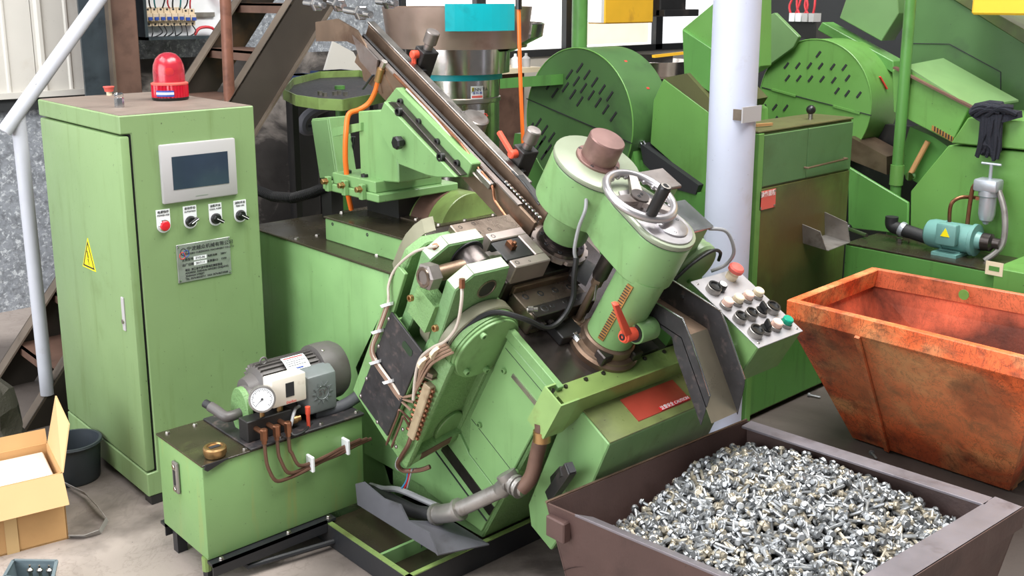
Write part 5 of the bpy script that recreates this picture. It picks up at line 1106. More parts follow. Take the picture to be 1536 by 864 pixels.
P('tilt_hood', G().prism(px(X, 5.02, (1338, 105), (1358, 100), (1455, 160), (1428, 214), (1340, 168)), (.35, 0, 0)), 'bg_green_light', t, .004)
hb = px(X, 5.02, (1358, 98), (1457, 160)); ht = [X(5.35, 1415, 87), X(5.35, 1528, 150)]
P('hood_top', G().loft([hb[0], hb[1], hb[1]-ZH*.01, hb[0]-ZH*.01], [ht[0], ht[1], ht[1]-ZH*.01, ht[0]-ZH*.01]), 'hood_pale', t)
P('amber_window', G().prism(px(X, 5.015, (1398, 188), (1430, 206), (1428, 213), (1397, 195)), (.01, 0, 0)), 'amber', t)
for k in range(7):
    p = lerp(X(5.01, 1402, 193), X(5.01, 1427, 208), k/6); P('window_bar', G().bar(p+ZH*.012, p-ZH*.012, .004, .005, XH), 'ink', t)
P('rear_hood', G().prism(px(X, 5.6, (1360, -20), (1400, -20), (1545, 70), (1545, 180), (1360, 100)), (.3, 0, 0)), 'bg_green_dark', t, .004)
P('hood_ridge', G().bar(X(5.012, 1342, 101), X(5.012, 1462, 163), .01, .035, XH), 'rust_brown', t)
P('rear_hood_top', G().prism(px(X, 5.58, (1400, -20), (1425, -20), (1550, 52), (1550, 75)), (.3, 0, 0)), 'bg_green_oily', t, .003)
P('door_line', G().bar(X(5.597, 1362, 65), X(5.597, 1424, 66), .004, .004, XH).bar(X(5.597, 1424, 66), X(5.597, 1501, 108), .004, .004, XH).bar(X(5.597, 1501, 108), X(5.597, 1501, 135), .004, .004, XH), 'ink', t)
P('top_chute', G().prism(px(X, 5.5, (1259, 27), (1272, -10), (1345, -20), (1348, 20), (1322, 62)), (.15, 0, 0)), 'hood_pale', t, .004)
P('belt_cover', G().prism(px(X, 5.45, (1226, 45), (1233, 33), (1340, 92), (1340, 110)), (.12, 0, 0)), 'bg_green', t, .004)
P('left_flap', G().prism(px(X, 5.15, (1143, 27), (1162, 19), (1198, 55), (1190, 71), (1139, 108)), (.03, 0, 0)), 'hood_pale', t, .003)
# green post
a = X(4.985, 1343, 290); 
t = thing('green_post', 'round green painted post standing in front of the tilted hood', 'post', (a.x, a.y, 0))
top = X(4.985, 1361, 0)
P('lower_sleeve', G().cyl((a.x, a.y, .95), (a.x, a.y, X(4.985, 1343, 247).z), .034, None, 24), 'bg_green_light', t)
P('post_tube', G().cyl((a.x, a.y, 0), (a.x+.0, a.y-.0, 3.0), .028, None, 24), 'bg_green', t)
p2 = Y(5.6, 869, 70)
t = solo('window_post', G().lathe((p2.x, 5.6, 0), ZH, [(.06, 0), (.06, 3.2)], 20), 'bg_green', 'slim green pipe post standing in front of the windows', 'post')
# coolant shelf with pump
t = thing('coolant_tank', 'long green coolant tank with oily top below the teal pump', 'tank', (4.75, 2.3, 0))
sa, sb = X(4.60, 1268, 368), X(4.60, 1494, 402)
zt = (sa.z+sb.z)/2
P('tank_body', G().box((4.60, sb.y, .0), (4.92, sa.y, zt-.01)), 'bg_green', t, .004)
P('tank_lid', G().box((4.60, sb.y, zt-.01), (4.92, sa.y, zt)), 'oil_top', t, .002)
P('end_box', G().box((4.58, sb.y-.2, 0), (4.92, sb.y+.0, zt+.02)), 'bg_green_light', t, .004)
a, b = X(4.578, 1486, 392), X(4.578, 1505, 416)
tg = P('info_tag', G().box((4.578, b.y+.005, b.z), (4.581, a.y+.02, a.z)), 'knob_cream', t)
P('tag_print', G().box((4.577, b.y+.02, b.z+.02), (4.5785, a.y+.005, a.z-.02)), 'bg_green', tg)
P('lever_rod', G().cyl(Z(zt+.02, 1273, 343), Z(zt+.02, 1300, 353), .010, None, 8), 'steel', t)
P('lever_ball', G().sphere(Z(zt+.02, 1272, 342), .022), 'black_plastic', t)
for p in ((1349, 362), (1380, 360)): hexb(t, Z(zt, *p), ZH, .016, .02, 'steel')
# coolant pump on the tank
pm = Vector((4.78, X(4.78, 1432, 350).y, zt+.082))
t = thing('coolant_pump', 'teal electric pump motor with yellow warning triangle on the coolant tank', 'pump', (pm.x, pm.y, zt))
mo = P('motor_body', G().lathe(pm+YH*.14, -YH, [(0, 0), (.045, .004), (.062, .016), (.069, .04), (.069, .09), (.072, .092), (.072, .105), (.067, .107), (.067, .225), (.076, .23), (.076, .247), (.042, .25), (.034, .285)], 32), 'teal_motor', t)
P('terminal_box', G().box((pm.x-.10, pm.y-.05, pm.z-.03), (pm.x-.05, pm.y+.05, pm.z+.075)), 'teal_motor', mo, .012, 2)
P('warning_triangle', G().prism([(pm.x-.101, pm.y+.022, pm.z+.015), (pm.x-.101, pm.y-.022, pm.z+.015), (pm.x-.101, pm.y+.0, pm.z+.056)], (-.002, 0, 0)), 'yellow_sign', mo)
P('motor_foot', G().box((pm.x-.1, pm.y-.06, zt), (pm.x+.06, pm.y+.06, zt+.015)).box((pm.x-.04, pm.y-.05, zt), (pm.x+.03, pm.y+.05, pm.z-.06)), 'teal_motor', mo)
P('pump_head', G().lathe(pm-YH*.135, -YH, [(.042, 0), (.042, .04), (.026, .05), (.026, .08)], 16), 'dark_steel', t)
P('suction_hose', G().tube([X(4.80, 1338, 325), X(4.80, 1338, 338), X(4.80, 1348, 343), X(4.80, 1362, 347), X(4.8, 1392, 357)], .032, 12, 5), 'rubber', t)
P('hose_clamp', G().lathe(X(4.80, 1354, 344), Vector((0, -1, -.3)), [(.036, -.012), (.038, 0), (.036, .012)], 14), 'alu_grey', t)
f = Vector((4.84, X(4.84, 1482, 300).y, 0)); zf = X(4.84, 1482, 300).z
fl_ = P('filter_bowl', G().lathe((f.x, f.y, zf-.115), ZH, [(.012, 0), (.016, .01), (.03, .02), (.038, .05), (.038, .13), (.045, .135), (.045, .16)], 24), 'alu_grey', t)
P('filter_head', G().box((f.x-.045, f.y-.05, zf+.04), (f.x+.045, f.y+.06, zf+.10)), 'alu_grey', fl_, .012, 2)
P('filter_handle', G().cyl((f.x, f.y, zf+.1), (f.x, f.y, zf+.17), .008, None, 10).cyl((f.x, f.y-.045, zf+.17), (f.x, f.y+.045, zf+.17), .006, None, 8), 'alu_grey', fl_)
P('copper_pipe', G().tube([pm+Vector((0, .03, .06)), pm+Vector((0, .03, .15)), pm+Vector((.03, .0, .185)), pm+Vector((.08, -.05, .185)), Vector((f.x, f.y+.05, zf+.0))], .009, 10, 4), 'copper', t)
P('copper_pipe', G().tube([(f.x-.02, f.y+.055, zf+.07), (f.x-.02, f.y+.07, zf+.03), (f.x-.03, f.y+.07, zt+.09), (f.x-.03, f.y+.03, zt+.07)], .010, 10, 4), 'copper', t)
P('braided_hose', G().tube([(f.x, f.y-.045, zf+.05), (f.x-.02, f.y-.09, zf-.05), (f.x-.05, f.y-.105, zt+.08), (f.x-.09, f.y-.05, zt-.0)], .014, 10, 5), 'galv', t)
P('valve', G().lathe((f.x-.03, f.y+.04, zt+.06), -YH, [(.025, 0), (.03, .01), (.03, .06), (.018, .07)], 14), 'dark_steel', t)
# black rag on the upper box
rg = [X(4.91, *p) for p in ((1453, 165), (1462, 155), (1485, 150), (1505, 152), (1510, 163), (1533, 166), (1534, 176), (1506, 178), (1502, 205), (1500, 233), (1492, 242), (1485, 235), (1472, 233), (1467, 225), (1475, 190), (1474, 176), (1458, 172))]
c0 = sum(rg, Vector())/len(rg); g = G(); n = len(rg)
rings = []
for k, (sc, dx) in enumerate(((1, 0), (.92, -.02), (.6, -.034), (.25, -.03))): rings.append([c0+(p-c0)*sc+XH*(dx+random.uniform(-.012, .012)*(k > 0)) for p in rg])
vs = [p for r in rings for p in r]; fs = []
for k in range(3): fs += [(k*n+i, k*n+(i+1) % n, (k+1)*n+(i+1) % n, (k+1)*n+i) for i in range(n)]
fs.append(tuple(3*n+i for i in range(n))); g.add(vs, fs)
rag = solo('cleaning_rag', g, 'cloth_black', 'crumpled black cleaning rag draped over the green box edge', 'rag')
for k in range(15):
    f_ = k/14; a = lerp(X(4.885, 1474, 178), X(4.885, 1502, 178), f_)+XH*random.uniform(-.012, .006); b = lerp(X(4.885, 1466, 226), X(4.885, 1499, 234), f_)+Vector((random.uniform(-.01, .01), 0, random.uniform(-.03, .03)))
    P('fold', G().tube([a+ZH*.02, lerp(a, b, .35)+Vector((-.006, random.uniform(-.012, .012), 0)), lerp(a, b, .7)+Vector((-.004, random.uniform(-.012, .012), 0)), b], lambda t_: .012-.005*t_, 7, 3), 'cloth_black', rag)
for k in range(8):
    a = X(4.875, 1456+k*4, 168+random.uniform(-6, 6)); b = X(4.875, 1490+k*5, 158+random.uniform(-4, 14))
    P('fold', G().tube([a, lerp(a, b, .5)+Vector((-.012, 0, .02)), b], .013, 7, 4), 'cloth_black', rag)
# yellow boxes hanging near the roof
for (p, lab, yy) in ((((907, -60), (980, -60), (980, 34), (907, 36)), 'yellow hanging box in front of the window with a stained corner', 5.9),):
    a = Y(yy, 907, 36); b = Y(yy, 980, 34)
    t = thing('hanging_box', lab, 'box', (a.x, yy, a.z)); P('box_shell', G().box((a.x, yy, a.z), (b.x, yy+.2, 2.6)), 'yellow_box', t, .01)
    P('side_edge', G().box((a.x-.03, yy+.01, a.z+.01), (a.x, yy+.2, 2.6)), 'label_white', t); P('hanger', G().box((a.x+.1, yy+.08, 2.6), (b.x-.1, yy+.12, 3.3)), 'black_metal', t)
a = X(5.25, 1456, 22)
t = thing('hanging_box', 'bright yellow box hanging above the rear green hood', 'box', (5.4, a.y-.4, a.z)); P('box_shell', G().box((5.25, a.y-1.0, a.z), (5.55, a.y, 2.5)), 'yellow_box', t, .01); P('hanger', G().box((5.35, a.y-.5, 2.5), (5.45, a.y-.4, 3.3)), 'black_metal', t)
# dark machinery silhouettes in front of the windows
a = Y(5.9, 990, 25); b = Y(5.9, 1042, 14)
t = thing('dark_gantry', 'black overhead machine bracket hanging in front of the right window', 'bracket', (a.x, 5.9, a.z))
P('body', G().box((a.x, 5.9, a.z+.0), (b.x-.12, 6.1, 2.9)), 'black_metal', t, .01); P('arm', G().box((a.x, 5.85, a.z), (b.x, 5.95, a.z+.06)), 'black_metal', t, .005)
a = X(5.6, 1186, 32); b = X(5.6, 1226, 20)
t = thing('terminal_strip', 'small open terminal block with coloured wires above the round guard', 'terminal block', (a.x, a.y, 1.6))
P('housing', G().box((5.6, b.y, a.z-.1), (5.75, a.y+.02, a.z+.0)), 'black_metal', t)
for k in range(4):
    y = lerp(a, b, k/4).y; P('terminal', G().box((5.58, y-.035, a.z+.0), (5.66, y, a.z+.05)), 'label_white' if k < 2 else 'bezel', t)
for k in range(6):
    y = lerp(a, b, k/6).y; P('wire', G().tube([(5.6, y, a.z+.04), (5.6, y+random.uniform(-.03, .03), a.z+.1), (5.62, y+random.uniform(-.05, .05), a.z+.2)], .007, 6, 4), 'wire_red', t)
P('mount_post', G().box((5.68, (a.y+b.y)/2-.03, 0), (5.72, (a.y+b.y)/2+.03, a.z-.1)), 'black_metal', t)
# dark partition behind the right-hand machines
solo('wall_partition', G().box((7.2, 3.42, 0), (7.3, 5.2, 3.2)), 'dark_frame', kind='structure')
solo('wall_panel_right', G().box((7.4, -1.5, 0), (7.5, 3.6, 3.2)), 'wall_panel', kind='structure')
# clutter against the back wall: white board, blue bins, white tube, window ledge
a = [Y(6.3, *p) for p in ((478, 135), (500, 62), (530, 78), (560, 132))]
t = thing('white_board', 'stained white board leaning on the wall behind the drip pan', 'board', (a[0].x+.2, 6.3, a[0].z))
P('board', G().prism(a, (0, .02, 0)), 'wall_panel', t); P('board_stand', G().box((a[0].x+.1, 6.26, 0), (a[3].x-.1, 6.36, a[0].z+.02)), 'black_metal', t)
for k, (p0, p1) in enumerate((((445, 140), (478, 112)), ((492, 136), (535, 106)))):
    b0, b1 = Y(6.0, *p0), Y(6.0, *p1)
    t = thing('blue_bin', 'dark blue storage bin on a stand behind the drip pan' if k == 0 else 'dark blue storage bin below the stained white board', 'bin', (b0.x, 6.0, 0))
    P('bin_body', G().box((b0.x, 6.0, b0.z), (b1.x, 6.2, b1.z)), 'bin_blue', t, .01); P('bin_lip', G().box((b0.x-.01, 5.985, b1.z-.02), (b1.x+.01, 6.2, b1.z)), 'bin_blue', t); P('stand', G().box((b0.x+.02, 6.02, 0), (b1.x-.02, 6.18, b0.z)), 'black_metal', t)
tb_ = [Y(5.5, 440, 153), Y(5.5, 560, 131)]
t = thing('white_tube', 'long white tube lying across stands behind the drip pan', 'tube', (tb_[0].x, 5.5, 0)); P('tube', G().cyl(tb_[0], tb_[1], .022, None, 12), 'white_paint', t)
for p in tb_: P('stand', G().box((p.x-.02, 5.48, 0), (p.x+.02, 5.52, p.z-.01)), 'black_metal', t)
a, b = Y(6.2, 690, 108), Y(6.2, 812, 104)
t = thing('window_ledge', 'cream board ledge with clutter below the bright windows', 'ledge', (a.x, 6.2, 0))
P('ledge_board', G().box((a.x, 6.2, a.z-.04), (b.x, 6.58, a.z)), 'knob_cream', t); P('ledge_support', G().box((a.x+.1, 6.3, 0), (b.x-.1, 6.5, a.z-.04)), 'rust_brown', t)
for k in range(5):
    p = lerp(a, b, .35+.14*k); s_ = solo('spray_bottle', G().lathe((p.x, 6.3, a.z), ZH, [(.035, 0), (.035, .07), (.012, .09), (.012, .11), (0, .112)], 12), 'label_white' if k % 2 else 'bezel', ['small white bottle lying out on the cream ledge', 'plain white bottle standing second on the cream ledge', 'grey bottle in the middle of the cream ledge', 'white bottle beside the last grey one on the ledge', 'grey bottle at the guard end of the cream ledge'][k], 'bottle', 'bottles on the window ledge')
# ------------------------------------------------------------------ discharge chute and operator panel
ul, ur = 2.455, 2.585
t = thing('discharge_chute', 'bent black and bare steel discharge chute emptying into the bolt bin', 'chute', X(ur, 1105, 613))
P('right_wall', G().prism(px(X, ur, (1004, 417), (1081, 466), (1090, 489), (1117, 569), (1116, 580), (1106, 622), (1061, 493), (987, 446)), (.003, 0, 0)), 'black_plate', t)
P('left_wall', G().prism(px(X, ul, (981, 452), (1024, 478), (1039, 514), (1065, 594), (1051, 638), (1012, 528), (1008, 506), (970, 474)), (.003, 0, 0)), 'black_plate', t)
f0, f1, f2 = X(ur, 987, 446), X(ur, 1061, 493), X(ur, 1106, 618)
dx = Vector((ul-ur, 0, 0))
P('upper_floor', G().sheet([f0, f1, f1+dx, f0+dx], .003), 'brown_steel', t)
P('lower_floor', G().sheet([f1, f2, f2+dx, f1+dx], .003), 'bare_sheet', t, label='bare shiny steel lower slide')
e0 = X(ul, 1024, 478); e1 = X(ul, 1039, 514); e2 = X(ul, 1065, 594)
P('bright_edge', G().tube([X(ul, 981, 452), e0, e1, e2], .003, 6), 'bright_steel', t)
P('bright_edge', G().tube(px(X, ur, (1004, 417), (1081, 466), (1090, 489), (1117, 569)), .003, 6), 'bright_steel', t)
rivet(t, X(ur, 1023, 446), -XH, .010, .004, 'black_metal')
P('hanger_bracket', G().tbox((2.46, 2.19, -.43), (2.58, 2.25, -.40)), 'black_metal', t)
pw = -.15; u0, u1, v0, v1 = 2.622, 2.866, 1.92, 2.23
t = thing('operator_panel', 'tilted push button panel with silver face beside the discharge chute', 'control panel', T(2.74, 2.07, -.35))
P('box', G().prism([T(u0, v, w) for v, w in ((v0, pw), (v0, pw-.165), (v0+.06, pw-.19), (v1, pw-.12), (v1, pw))], (u1-u0, 0, 0)), 'panel_green', t, .004)
P('face_plate', G().tbox((u0-.002, v0-.002, pw), (u1+.002, v1+.002, pw+.004)), 'panel_face', t, .001)
P('support_arm', G().tbox((2.64, 2.2, -.50), (2.72, 2.32, -.30)), 'bg_green', t)
P('side_bolt', G().cyl(T(u0, 1.99, pw-.06), T(u0-.03, 2.0, pw-.05), .006, None, 8), 'bright_steel', t)
Wp = pw+.004
def B(u, v): return T(u, v, Wp)
def ring(u, v, r=.021, h=.012): return G().lathe(B(u, v), WH, [(r, 0), (r, h), (r*.92, h+.001), (r*.8, h-.002)], 20)
def lamp(u, v, mt):
    o = P('push_button', ring(u, v), 'galv', t); P('button_cap', G().lathe(B(u, v), WH, [(.0175, .008), (.0175, .028), (.015, .031), (0, .031)], 20), mt, o)
def dish(u, v, r=.022):
    o = P('push_button', ring(u, v, r, .02), 'galv', t); P('button_dish', G().lathe(B(u, v), WH, [(r*.9, .010), (r*.93, .026), (r*.7, .026), (r*.6, .021), (0, .02)], 20), 'black_plastic', o)
def sel(u, v, an=.6):
    o = P('selector_switch', ring(u, v), 'galv', t); P('selector_body', G().lathe(B(u, v), WH, [(.017, .01), (.017, .018), (0, .018)], 18), 'black_plastic', o)
    d = UH*math.cos(an)+VH*math.sin(an); c = B(u, v)+WH*.028; P('selector_lever', G().bar(c-d*.016, c+d*.02, .010, .022, WH), 'black_plastic', o, .002)
dish(2.668, 2.172, .025); o = P('small_knob', G().lathe(B(2.705, 2.168), WH, [(.016, 0), (.016, .02), (.015, .026), (0, .026)], 16), 'black_plastic', t)
P('knob_face', G().lathe(B(2.705, 2.168)+WH*.026, WH, [(.013, 0), (.013, .001), (0, .001)], 16), 'label_white', o)
es = P('emergency_stop', G().lathe(B(2.80, 2.20), WH, [(.02, 0), (.02, .02), (.016, .024), (.016, .034)], 22), 'knob_cream', t)
P('mushroom_head', G().lathe(B(2.80, 2.20), WH, [(.018, .03), (.026, .034), (.027, .046), (.022, .052), (0, .054)], 26), 'red_faded', es)
for u, m in ((2.655, 'knob_pink'), (2.713, 'knob_cream'), (2.768, 'knob_pink'), (2.825, 'knob_cream')): lamp(u, 2.10, m)
dish(2.650, 2.035); dish(2.708, 2.034); sel(2.768, 2.034, 1.2); dish(2.823, 2.03, .025)
dish(2.655, 1.968, .025); sel(2.708, 1.967, 1.0); lamp(2.762, 1.965, 'knob_pink'); lamp(2.818, 1.962, 'knob_green')
for u, v in ((u0+.015, v0+.015), (u1-.015, v0+.015), (u0+.015, v1-.015), (u1-.015, v1-.015)): rivet(t, B(u, v), WH, .005)
# ------------------------------------------------------------------ orange skip
t = thing('orange_skip', 'worn orange steel skip with tapered sides and folded rim', 'bin', (4.0, 1.75, 0))
zr = .70; X0, X1, Y0, Y1 = 3.525, 4.26, 1.235, 2.215
bx0_, bx1_, by0_, by1_ = 3.945, 4.24, 1.44, 2.11
rimc = [Vector((X0, Y1, zr)), Vector((X1, Y1+.03, zr)), Vector((X1+.1, Y0, zr)), Vector((X0, Y0, zr))]
lowr = [p-ZH*.075 for p in rimc]
bot = [Vector((bx0_, by1_, .01)), Vector((bx1_, by1_, .01)), Vector((bx1_, by0_, .01)), Vector((bx0_, by0_, .01))]
def wall(a, b, c, d, th): return G().sheet([a, b, c, d], th)
cen = Vector((4.0, 1.75, .35))
def inward(g_pts, th):
    a, b, c, d = g_pts; n = (b-a).cross(d-a).normalized(); n = n if n.dot(cen-a) > 0 else -n
    return G().prism([a, b, c, d], n*th)
P('front_wall', inward([lowr[0], lowr[3], bot[3], bot[0]], .008), 'orange_bin', t, label='scratched orange side wall')
P('end_wall', inward([lowr[0], lowr[1], bot[1], bot[0]], .008), 'orange_inside', t)
P('back_wall', inward([lowr[1], lowr[2], bot[2], bot[1]], .008), 'orange_inside', t)
P('end_wall', inward([lowr[2], lowr[3], bot[3], bot[2]], .008), 'orange_bin', t)
P('bottom', G().prism(bot, (0, 0, .008)), 'orange_bin', t)
for i in range(4):
    a, b = rimc[i], rimc[(i+1) % 4]; up_ = (0, .012, 0)
    P('rim', G().loft([lowr[i]-Vector((.012 if i == 3 else 0, 0, .0)), lowr[i]+(cen-lowr[i]).normalized()*.03, a+(Vector((cen.x, cen.y, zr))-a).normalized()*.05, a],
                      [lowr[(i+1) % 4], lowr[(i+1) % 4]+(cen-lowr[(i+1) % 4]).normalized()*.03, b+(Vector((cen.x, cen.y, zr))-b).normalized()*.05, b]), 'orange_rim' if i in (1, 2) else 'orange_bin', t, .004)
hc_ = X(X1-.03, 1446, 442); P('rim_hole', G().lathe(hc_, -XH, [(.022, 0), (.022, .004), (0, .004)], 18), 'bg_green_light', t)
P('runner', G().box((bx0_+.03, by0_, 0), (bx0_+.08, by1_, .012)), 'orange_bin', t)
P('seam', G().cyl(lerp(lowr[0], lowr[1], .3)+Vector((0, -.012, .0)), lerp(bot[0], bot[1], .3)+Vector((0, -.012, .0)), .006, None, 6), 'orange_rim', t)
P('side_rib', G().bar(lerp(lowr[0], lowr[3], .33)-XH*.012, lerp(bot[0], bot[3], .25)-XH*.012, .02, .012, XH), 'orange_bin', t)
# ------------------------------------------------------------------ brown bolt bin
zb_ = .45
A_, B_, C_ = Vector((1.947, 1.985, zb_)), Vector((2.885, 1.945, zb_)), Vector((2.945, 1.03, zb_)); D_ = Vector((2.03, 1.09, zb_))
t = thing('bolt_bin', 'low brown steel bin with grey flat rims full of loose bolts', 'bin', (2.45, 1.5, 0))
cb = Vector((2.45, 1.5, 0)); top = [A_, B_, C_, D_]; low = [Vector((p.x+(cb.x-p.x)*.14, p.y+(cb.y-p.y)*.14, .06)) for p in top]; cen = Vector((2.45, 1.5, .25))
for i in range(4): P('wall', inward([top[i], top[(i+1) % 4], low[(i+1) % 4], low[i]], .006), 'brown_bin', t)
P('bottom', G().prism(low, (0, 0, .006)), 'brown_bin', t)
for p in low: P('foot', G().box((p.x-.03+(cb.x-p.x)*.1, p.y-.03+(cb.y-p.y)*.1, 0), (p.x+.03+(cb.x-p.x)*.1, p.y+.03+(cb.y-p.y)*.1, .062)), 'brown_bin', t)
def flat(p, q, w, drop, mt, nm='rim_bar'):
    d = (q-p).normalized(); n = d.cross(ZH); n = n if n.dot(cb-p) > 0 else -n; n.z = 0; n.normalize(); n = n-ZH*drop
    P(nm, G().prism([p+ZH*.004, q+ZH*.004, q+ZH*.004+n*w, p+ZH*.004+n*w], (0, 0, -.008)), mt, t, .001)
flat(lerp(B_, C_, .02), lerp(B_, C_, .905), .062, .0, 'bin_rim'); flat(C_, D_, .085, 0, 'bin_rim'); flat(lerp(A_, D_, .12), lerp(A_, D_, .9), .085, .5, 'bin_rim')
P('rim_skirt', G().loft([C_+Vector((.002, -.002, .004)), C_+Vector((-.004, .004, .004)), C_+Vector((-.004, .004, -.06)), C_+Vector((.002, -.002, -.06))], [D_+Vector((-.002, -.002, .004)), D_+Vector((.004, .004, .004)), D_+Vector((.004, .004, -.06)), D_+Vector((-.002, -.002, -.06))]), 'brown_bin', t)
P('corner_lug', G().box((A_.x-.012, A_.y-.085, zb_-.095), (A_.x+.02, A_.y-.01, zb_-.03)), 'brown_bin', t, .004)
P('weld_seam', G().tube([A_+Vector((.0, -.0, .003)), B_+ZH*.003], .004, 6), 'brown_steel', t)
# ------------------------------------------------------------------ bolts
def bolt_geo(L, n=7):
    g = G().lathe((0, 0, -L/2), ZH, [(.0042, 0), (.0052, .003), (.0052, L-.006)], n)
    g.lathe((0, 0, L/2-.006), ZH, [(.0125, 0), (.0128, .002), (.0096, .0035), (.0096, .0095), (.0078, .011)], 8); return g
BM = []
for i, (L, m) in enumerate(((.056, 'zinc'), (.06, 'zinc'), (.052, 'zinc_warm'), (.058, 'zinc'))):
    me = mesh('bolt', bolt_geo(L)); me.materials.append(MATS[m]); BM.append((me, bolt_geo(L)))
pk1, pk2, pk3 = Z(.43, 1095, 676), Z(.43, 1290, 735), Z(.40, 1060, 760)
def hgt(x, y):
    h = .312-.085*math.exp(-max(0, 1.965-y)/.09)
    for p, a, s in ((pk1, .115, .20), (pk2, .10, .20), (pk3, .07, .30), (Vector((2.4, 1.35, 0)), .09, .28)): h += a*math.exp(-((x-p.x)**2+(y-p.y)**2)/(2*s*s))*.8
    return min(h, .47)
def inside(x, y, m=.062):
    P_ = top
    for i in range(4):
        a, b = P_[i], P_[(i+1) % 4]; d = b-a; n = Vector((-d.y, d.x, 0)).normalized(); n = n if n.dot(cb-a) > 0 else -n
        if (Vector((x, y, 0))-Vector((a.x, a.y, 0))).dot(n) < m: return False
    return True
def proj(p):
    d = p-CAM; z = d.dot(FW); return PX+F*d.dot(RT)/z, PY+F*d.dot(DN)/z
rnd = random.Random(11); bolts = []
while len(bolts) < 2700:
    x, y = rnd.uniform(1.95, 2.95), rnd.uniform(1.03, 1.99)
    if not inside(x, y): continue
    lay = rnd.random()
    p = Vector((x, y, hgt(x, y)-.002-.03*lay*lay*1.2))
    q = Quaternion((0, 0, 1), rnd.uniform(0, 6.283)) @ Quaternion((0, 1, 0), math.radians(90+rnd.gauss(0, 22)))
    bolts.append((p, q, rnd.randrange(4), lay))
vis = []
for i, (p, q, k, lay) in enumerate(bolts):
    a, b = proj(p)
    if 830 < a < 1520 and b < 856 and lay < .4: vis.append(((p-CAM).length, i))
vis.sort(); pick = set(i for _, i in vis[:300])
for i in sorted(pick):
    p, q, k, lay = bolts[i]
    o = link('flange_bolt', BM[k][0], None, None, p); o.rotation_mode = 'QUATERNION'; o.rotation_quaternion = q
    tag(o, 'zinc plated flange bolt lying loose on the heap in the brown bin', 'bolt', 'loose bolts on the heap')
hv, hf = [], []
heap = {0: ([], []), 2: ([], [])}
for i, (p, q, k, lay) in enumerate(bolts):
    if i in pick: continue
    vs, fs = heap[2 if k == 2 else 0]; n = len(vs); g = BM[k][1]
    vs += [q @ v + p for v in g.v]; fs += [tuple(j+n for j in f) for f in g.f]
gs, gw = G(), G(); gs.v, gs.f = heap[0]; gw.v, gw.f = heap[2]
hp_ = solo('bolt_heap', gs, 'zinc', 'dense heap of loose zinc bolts filling the brown bin', 'bolts', kind='stuff')
P('dull_bolts', gw, 'zinc_warm', hp_, kind='stuff')
g = G(); N_ = 30; vs = []; 
for i in range(N_+1):
    for j in range(N_+1):
        a = lerp(lerp(A_, B_, i/N_), lerp(D_, C_, i/N_), j/N_); a = a+(cb+ZH*zb_-a)*.06
        vs.append(Vector((a.x, a.y, hgt(a.x, a.y)-.03)))
g.add(vs, [(i*(N_+1)+j, (i+1)*(N_+1)+j, (i+1)*(N_+1)+j+1, i*(N_+1)+j+1) for i in range(N_) for j in range(N_)])
P('heap_core', g, 'pile_dark', hp_, kind='stuff')  # dark sheet painting the shade in the gaps between bolts
for k, (p, lab) in enumerate((((1311, 683), 'single bolt lying on the floor below the orange skip'), ((1222, 594), 'lone bolt lying in dirt beside the green cabinet foot'))):
    c = Z(.009, *p); o = link('flange_bolt', BM[0][0], None, None, c); o.rotation_mode = 'QUATERNION'; o.rotation_quaternion = Quaternion((0, 0, 1), .9+k) @ Quaternion((0, 1, 0), 1.55); tag(o, lab, 'bolt')
# ------------------------------------------------------------------ left foreground: carton, bucket, strap, crate
FR = Z(0, 103, 808); e1 = (Z(0, 0, 835)-FR).normalized(); e2 = Vector((-e1.y, e1.x, 0)); e2 = e2 if e2.y > 0 else -e2
wd_, dp_, hh = .42, .30, .255
t = thing('carton', 'open brown cardboard carton with papers inside next to the control cabinet', 'carton', FR+e1*.2+e2*.15)
def cw(a, b, c): return FR+e1*a+e2*b+ZH*c
P('front_panel', G().prism([cw(0, 0, 0), cw(wd_, 0, 0), cw(wd_, 0, hh), cw(0, 0, hh)], e2*.005), 'cardboard', t)
P('back_panel', G().prism([cw(0, dp_, 0), cw(wd_, dp_, 0), cw(wd_, dp_, hh), cw(0, dp_, hh)], e2*-.005), 'cardboard', t)
for a in (0, wd_): P('side_panel', G().prism([cw(a, 0, 0), cw(a, dp_, 0), cw(a, dp_, hh), cw(a, 0, hh)], e1*(.005 if a == 0 else -.005)), 'cardboard', t)
P('bottom', G().prism([cw(0, 0, .001), cw(wd_, 0, .001), cw(wd_, dp_, .001), cw(0, dp_, .001)], ZH*.005), 'cardboard', t)
P('front_flap', G().sheet([cw(0.0, -.003, hh), cw(wd_, -.003, hh), cw(wd_, -.055, hh-.10), cw(-.005, -.055, hh-.10)], .005), 'cardboard_light', t)
P('side_flap', G().sheet([cw(0, 0, hh), cw(0, dp_, hh), cw(-.035, dp_-.06, hh+.20), cw(-.05, .10, hh+.135)], .005), 'cardboard_light', t)
P('back_flap', G().sheet([cw(.0, dp_, hh), cw(wd_, dp_, hh), cw(wd_, dp_+.02, hh+.05), cw(.0, dp_+.02, hh+.05)], .005), 'cardboard', t)
P('tape', G().prism([cw(.16, -.002, .0), cw(.20, -.002, .0), cw(.20, -.002, hh-.09), cw(.16, -.002, hh-.09)], e2*-.001), 'tape', t)
P('torn_tape', G().sheet([cw(.13, -.003, .155), cw(.10, -.012, .15), cw(.105, -.012, .135), cw(.13, -.003, .13)], .001), 'paper', t)
ib = thing('inner_box', 'pale flat cardboard box with printed sheet inside the open carton', 'box', cw(.2, .15, .01))
P('box_body', G().prism([cw(.02, .012, .01), cw(wd_-.02, .012, .01), cw(wd_-.02, dp_-.015, .01), cw(.02, dp_-.015, .01)], ZH*(hh-.035)), 'inner_card', ib, .004)
z_ = hh-.024
